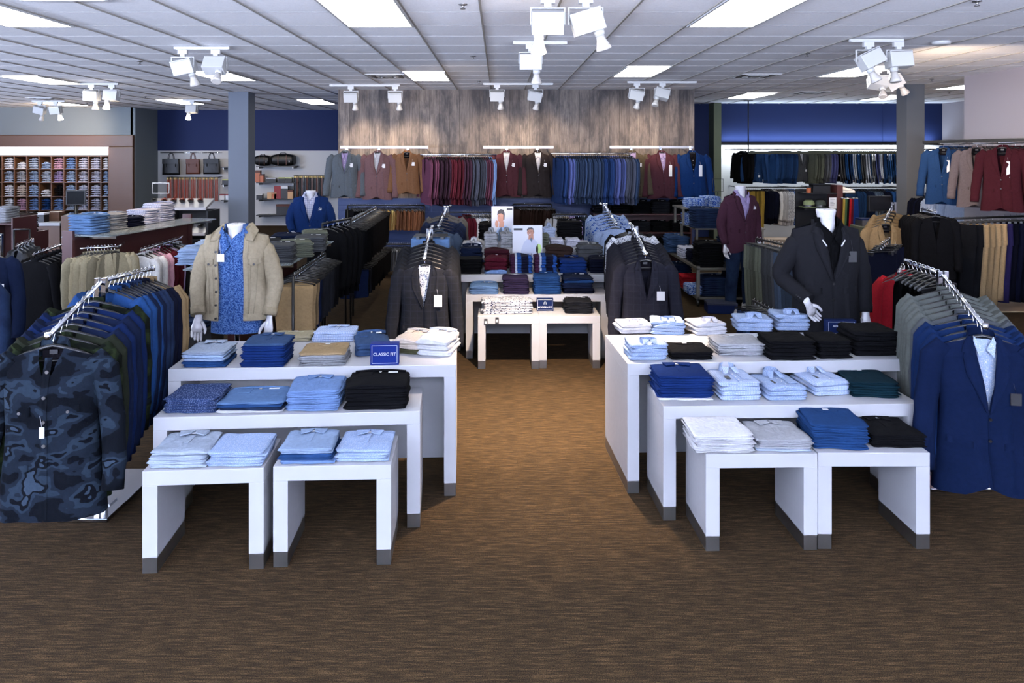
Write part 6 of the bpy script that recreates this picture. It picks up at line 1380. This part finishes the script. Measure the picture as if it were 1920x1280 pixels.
            for i in range(n_): cl.face((i, (i+1) % n_, n_+(i+1) % n_, n_+i))
            jk.append(N('collar', cl.mesh('collar', jm_)))
        for i in range(6):
            z = z0-.12-.092*i; p = js.front(-.102, z); bt = MB(); bt.disc((-.102,z), .0085, p[1]-.012, .006, 12); jk.append(N('button', bt.mesh('button', M['black_plastic'])))
    c = MB(); c.grid(lambda u, v: (.095*math.sin(PI*(u-.5)*1.25), .065*math.cos(PI*(u-.5)*1.25)-.01, z0-.01+.06*v), 12, 1); c.grid(lambda u, v: (.10*math.sin(PI*(u-.5)*1.25), .072*math.cos(PI*(u-.5)*1.25)-.01, z0-.02+.07*v), 12, 1); jk.append(N('collar', c.mesh('collar', jm_)))
    for sx, arm in ((-1, armL), (1, armR)):
        sp_, el, wr = arm; b2 = MB(); P3 = [(sx*.150*wS,0,z0-.085),(sx*.190*wS,0,z0-.118)]; 
        P3 += [Vector(sp_).lerp(Vector(el), .5), Vector(el), Vector(el).lerp(Vector(wr), .5), Vector(wr)]
        R3 = [.045,.074,.068,.060,.053,.047]; pts, rr = [], []
        for i in range(16):
            k = i/15*5; j = min(int(k), 4); f = k-j; p = Vector(P3[j]).lerp(Vector(P3[j+1]), f); pts.append(p); rr.append((R3[j]+(R3[j+1]-R3[j])*f)*(1+.035*math.sin(i*2.7+sx)))
        for _ in range(2): pts = [pts[0]]+[(pts[i-1]+pts[i]*2+pts[i+1])/4 for i in range(1, len(pts)-1)]+[pts[-1]]
        b2.tube(pts, rr, 14, True, .88, up=(0,1,0)); sk = []
        if gap: cb = MB(); d = (pts[-1]-pts[-2]).normalized(); cb.tube([pts[-1]-d*.05, pts[-1]+d*.004], [.053,.051], 14, True, .9, up=(0,1,0)); sk.append(N('cuff', cb.mesh('cuff', jm_)))
        else:
            cb = MB(); d = (pts[-1]-pts[-2]).normalized()
            for q in range(3): cb.lathe([(.005,-.003),(.005,.003)], 8, tuple(pts[-1]-d*(.03+.016*q)+Vector((sx*.044,-.012,0))))
            sk.append(N('cuff_button', cb.mesh('cuff_button', M['black_plastic'])))
        jk.append(N('sleeve', b2.mesh('sleeve', jm_), sk))
        hd = hand_node(sx, tuple(Vector(wr)+ (Vector(wr)-Vector(el)).normalized()*.0)); hr = handrots[0 if sx < 0 else 1]
        hd.rot = hr; hd.loc = tuple(Vector(wr)+Matrix(((1,0,0),(0,1,0),(0,0,1))) @ Vector((0,0,-.04))); kids.append(hd)
    if tag:
        tx, tz, tw, th, tm = tag; y = js.front(tx, tz)[1]-.016; q = MB(); q.box(tx-tw/2,tx+tw/2,y-.001,y+.001,tz-th,tz); q.tube([(tx,y,tz),(tx-.01,y+.006,tz+.08)], .001, 4); jk.append(N('price_tag', q.mesh('price_tag', M[tm])))
    kids.append(N(jname, b.mesh('jacket_body', jm_), jk))
    if legs:
        tr = MB(); top = Shell([(0,.175),(1,.19)], [(0,.10),(1,.11)], .93, 0, .76, 0, fold=.03, ph=0); top.body(tr, 28, 6)
        for sx in (-1, 1): tr.tube([(sx*.085,0,.86),(sx*.095,0,.76),(sx*.105,-.01,.6),(sx*.112,-.012,.47),(sx*.118,.01,.3),(sx*.124,.01,.12),(sx*.126,.0,.085)], [.098,.100,.088,.078,.076,.070,.074], 16, True, .95, up=(0,1,0))
        kids.append(N('jeans', tr.mesh('jeans', M['denim'])))
        for sx in (-1, 1): n2 = N('sneaker', SNK.me, SNK.kids, loc=(sx*.13,-.06,.012), rot=(0,0,sx*.22)); kids.append(n2)
        pb = MB(); pb.lathe([(.17,0),(.17,.008),(.165,.012)], 28); kids.append(N('base', pb.mesh('base', M['chrome'])))
    else:
        pb = MB(); pb.lathe([(.16,0),(.16,.01),(.02,.016),(.016,.10),(.016,.80)], 24); kids.append(N('stand', pb.mesh('stand', M['chrome'])))
        tq = MB(); tq.lathe([(.12,.80),(.15,.84),(.145,.90)], 24, (0,0,0), True, .6); kids.append(N('torso', tq.mesh('torso', M['mannequin'])))
    place(N('mannequin', None, kids), loc, yaw, lab, 'mannequin', None, color=jcol, tint={'jeans': (24,36,62)})
M['stone_denim'] = fabric('stone_denim_cloth', 'denim', c=(166,152,126), c2=(196,186,164), scale=.8, wr=.5, wrs=12)
Y1 = 4.98
mannequin((X_(433,Y1), Y1+.12, 0), 0, 'headless mannequin in a stone denim jacket over a blue paisley shirt', '', 'stone_denim', (170,160,140), 'paisley',
   ((-.21,0,1.33),(-.285,.02,1.07),(-.235,-.10,.875)), ((.21,0,1.30),(.265,.03,1.07),(.245,-.06,.86)), 1.43, 1.495, gap=[(0,.085),(1,.085)], zh=.83, shirt_zh=.735, tag=(-.06,1.30,.05,.055,'tag'), jname='denim_jacket', handrots=((-.25,.15,.5),(-.1,0,-.5)))
Y2 = 5.0
M['charcoal_suit'] = fabric('charcoal_suiting', c=(34,34,38), wr=.3)
mannequin((X_(1563,Y2), Y2+.13, 0), 0, 'headless mannequin in a charcoal blazer over a black shirt, right', '', 'charcoal_suit', (34,34,38), 'black_shirt',
   ((-.22,0,1.33),(-.33,.02,1.12),(-.20,-.20,.985)), ((.22,0,1.33),(.285,.03,1.08),(.268,-.04,.87)), 1.475, 1.595, zh=.70, closedV=.48, tag=(.135,1.31,.055,.075,'tag_black'), stays=True, handrots=((.35,-.75,.3),(-.1,0,-.5)), wS=1.06)
Y3 = 9.1
M['burgundy_suit'] = fabric('burgundy_suiting', c=(72,42,56), wr=.3); M['blue_suit'] = fabric('blue_suiting', c=(26,52,104), wr=.3)
mannequin((X_(1387,Y3), Y3, .001), .25, 'full headless mannequin in burgundy blazer, lilac shirt and dark jeans', '', 'burgundy_suit', (72,42,56), 'lilac',
   ((-.21,0,1.33),(-.26,.02,1.08),(-.245,-.06,.85)), ((.21,0,1.33),(.26,.03,1.08),(.25,-.04,.86)), 1.455, 1.575, zh=.74, closedV=.46, legs=True, square='white_shirt', handrots=((-.1,0,.4),(-.1,0,-.4)))
Y4 = 9.4
mannequin((X_(583,Y4), Y4, 0), .1, 'headless mannequin in a bright blue blazer over a checked shirt, left of the plank wall', '', 'blue_suit', (26,58,124), 'check',
   ((-.21,0,1.33),(-.275,.02,1.10),(-.21,-.12,.98)), ((.21,0,1.33),(.265,.03,1.08),(.25,-.04,.86)), 1.42, 1.50, zh=.72, closedV=.5, square='dots', handrots=((-.2,0,.4),(-.1,0,-.4)))
b = MB(); cz = 0
b.tube([(-.085,0,-.10),(.085,0,-.10),(.085,0,.10),(-.085,0,.10),(-.085,0,-.10)], .006, 6); q = MB(); q.tube([(0,0,-.10),(0,0,-1.0)], .006, 6); zc = 2-(347-285)*11.6/F
q.lathe([(.1,-zc+.001),(.1,-zc+.012)], 16)
q.tube([(0,0,-1.0),(0,0,-zc+.012)], .006, 6)
place(N('sign_holder', b.mesh('sign_holder', M['black_metal']), [N('stem', q.mesh('stem', M['black_metal']))]), (X_(1346,11.6), 11.6, zc), 0, 'empty dark wire sign holder behind the burgundy mannequin', 'sign holder')

# ---- small things on and beside the tables
for k, px in enumerate((911, 932)):
    g = G(px, 592, Z1); q = MB(); q.box(-.016,.016,-.002,0,-.06,0); t_ = MB(); t_.tube([(0,0,0),(0,.012,.008),(0,.03,.009)], .001, 4); l_ = MB(); l_.box(-.009,.009,-.0028,-.002,-.045,-.02)
    place(N('hang_tag', q.mesh('hang_tag', M['tag_black']), [N('string', t_.mesh('string', M['black_plastic'])), N('printed_mark', l_.mesh('printed_mark', M['ink_white']))]), (g[0], 6.637, Z1-.008-.014*(k == 0)), 0, f'black hang tag over the centre low table edge, {"left" if k == 0 else "right"} of two', 'tag')
b = MB(); b.box(-.17,.17,-.12,.12,0,.70); q = MB(); q.box(-.18,.18,-.13,.13,.70,.72)
place(N('side_plinth', b.mesh('side_plinth', M['black_metal'], .003), [N('plinth_top', q.mesh('plinth_top', M['black_metal'], .002))]), (X_(360,5.3), 5.35, 0), 0, 'dark plinth left of the denim jacket mannequin', 'plinth')
stackw(X_(360,5.3), 5.35, .72, .26, .2, 2, .022, 'jeans', 'navy', 'small navy pile on the dark plinth', 'denim')
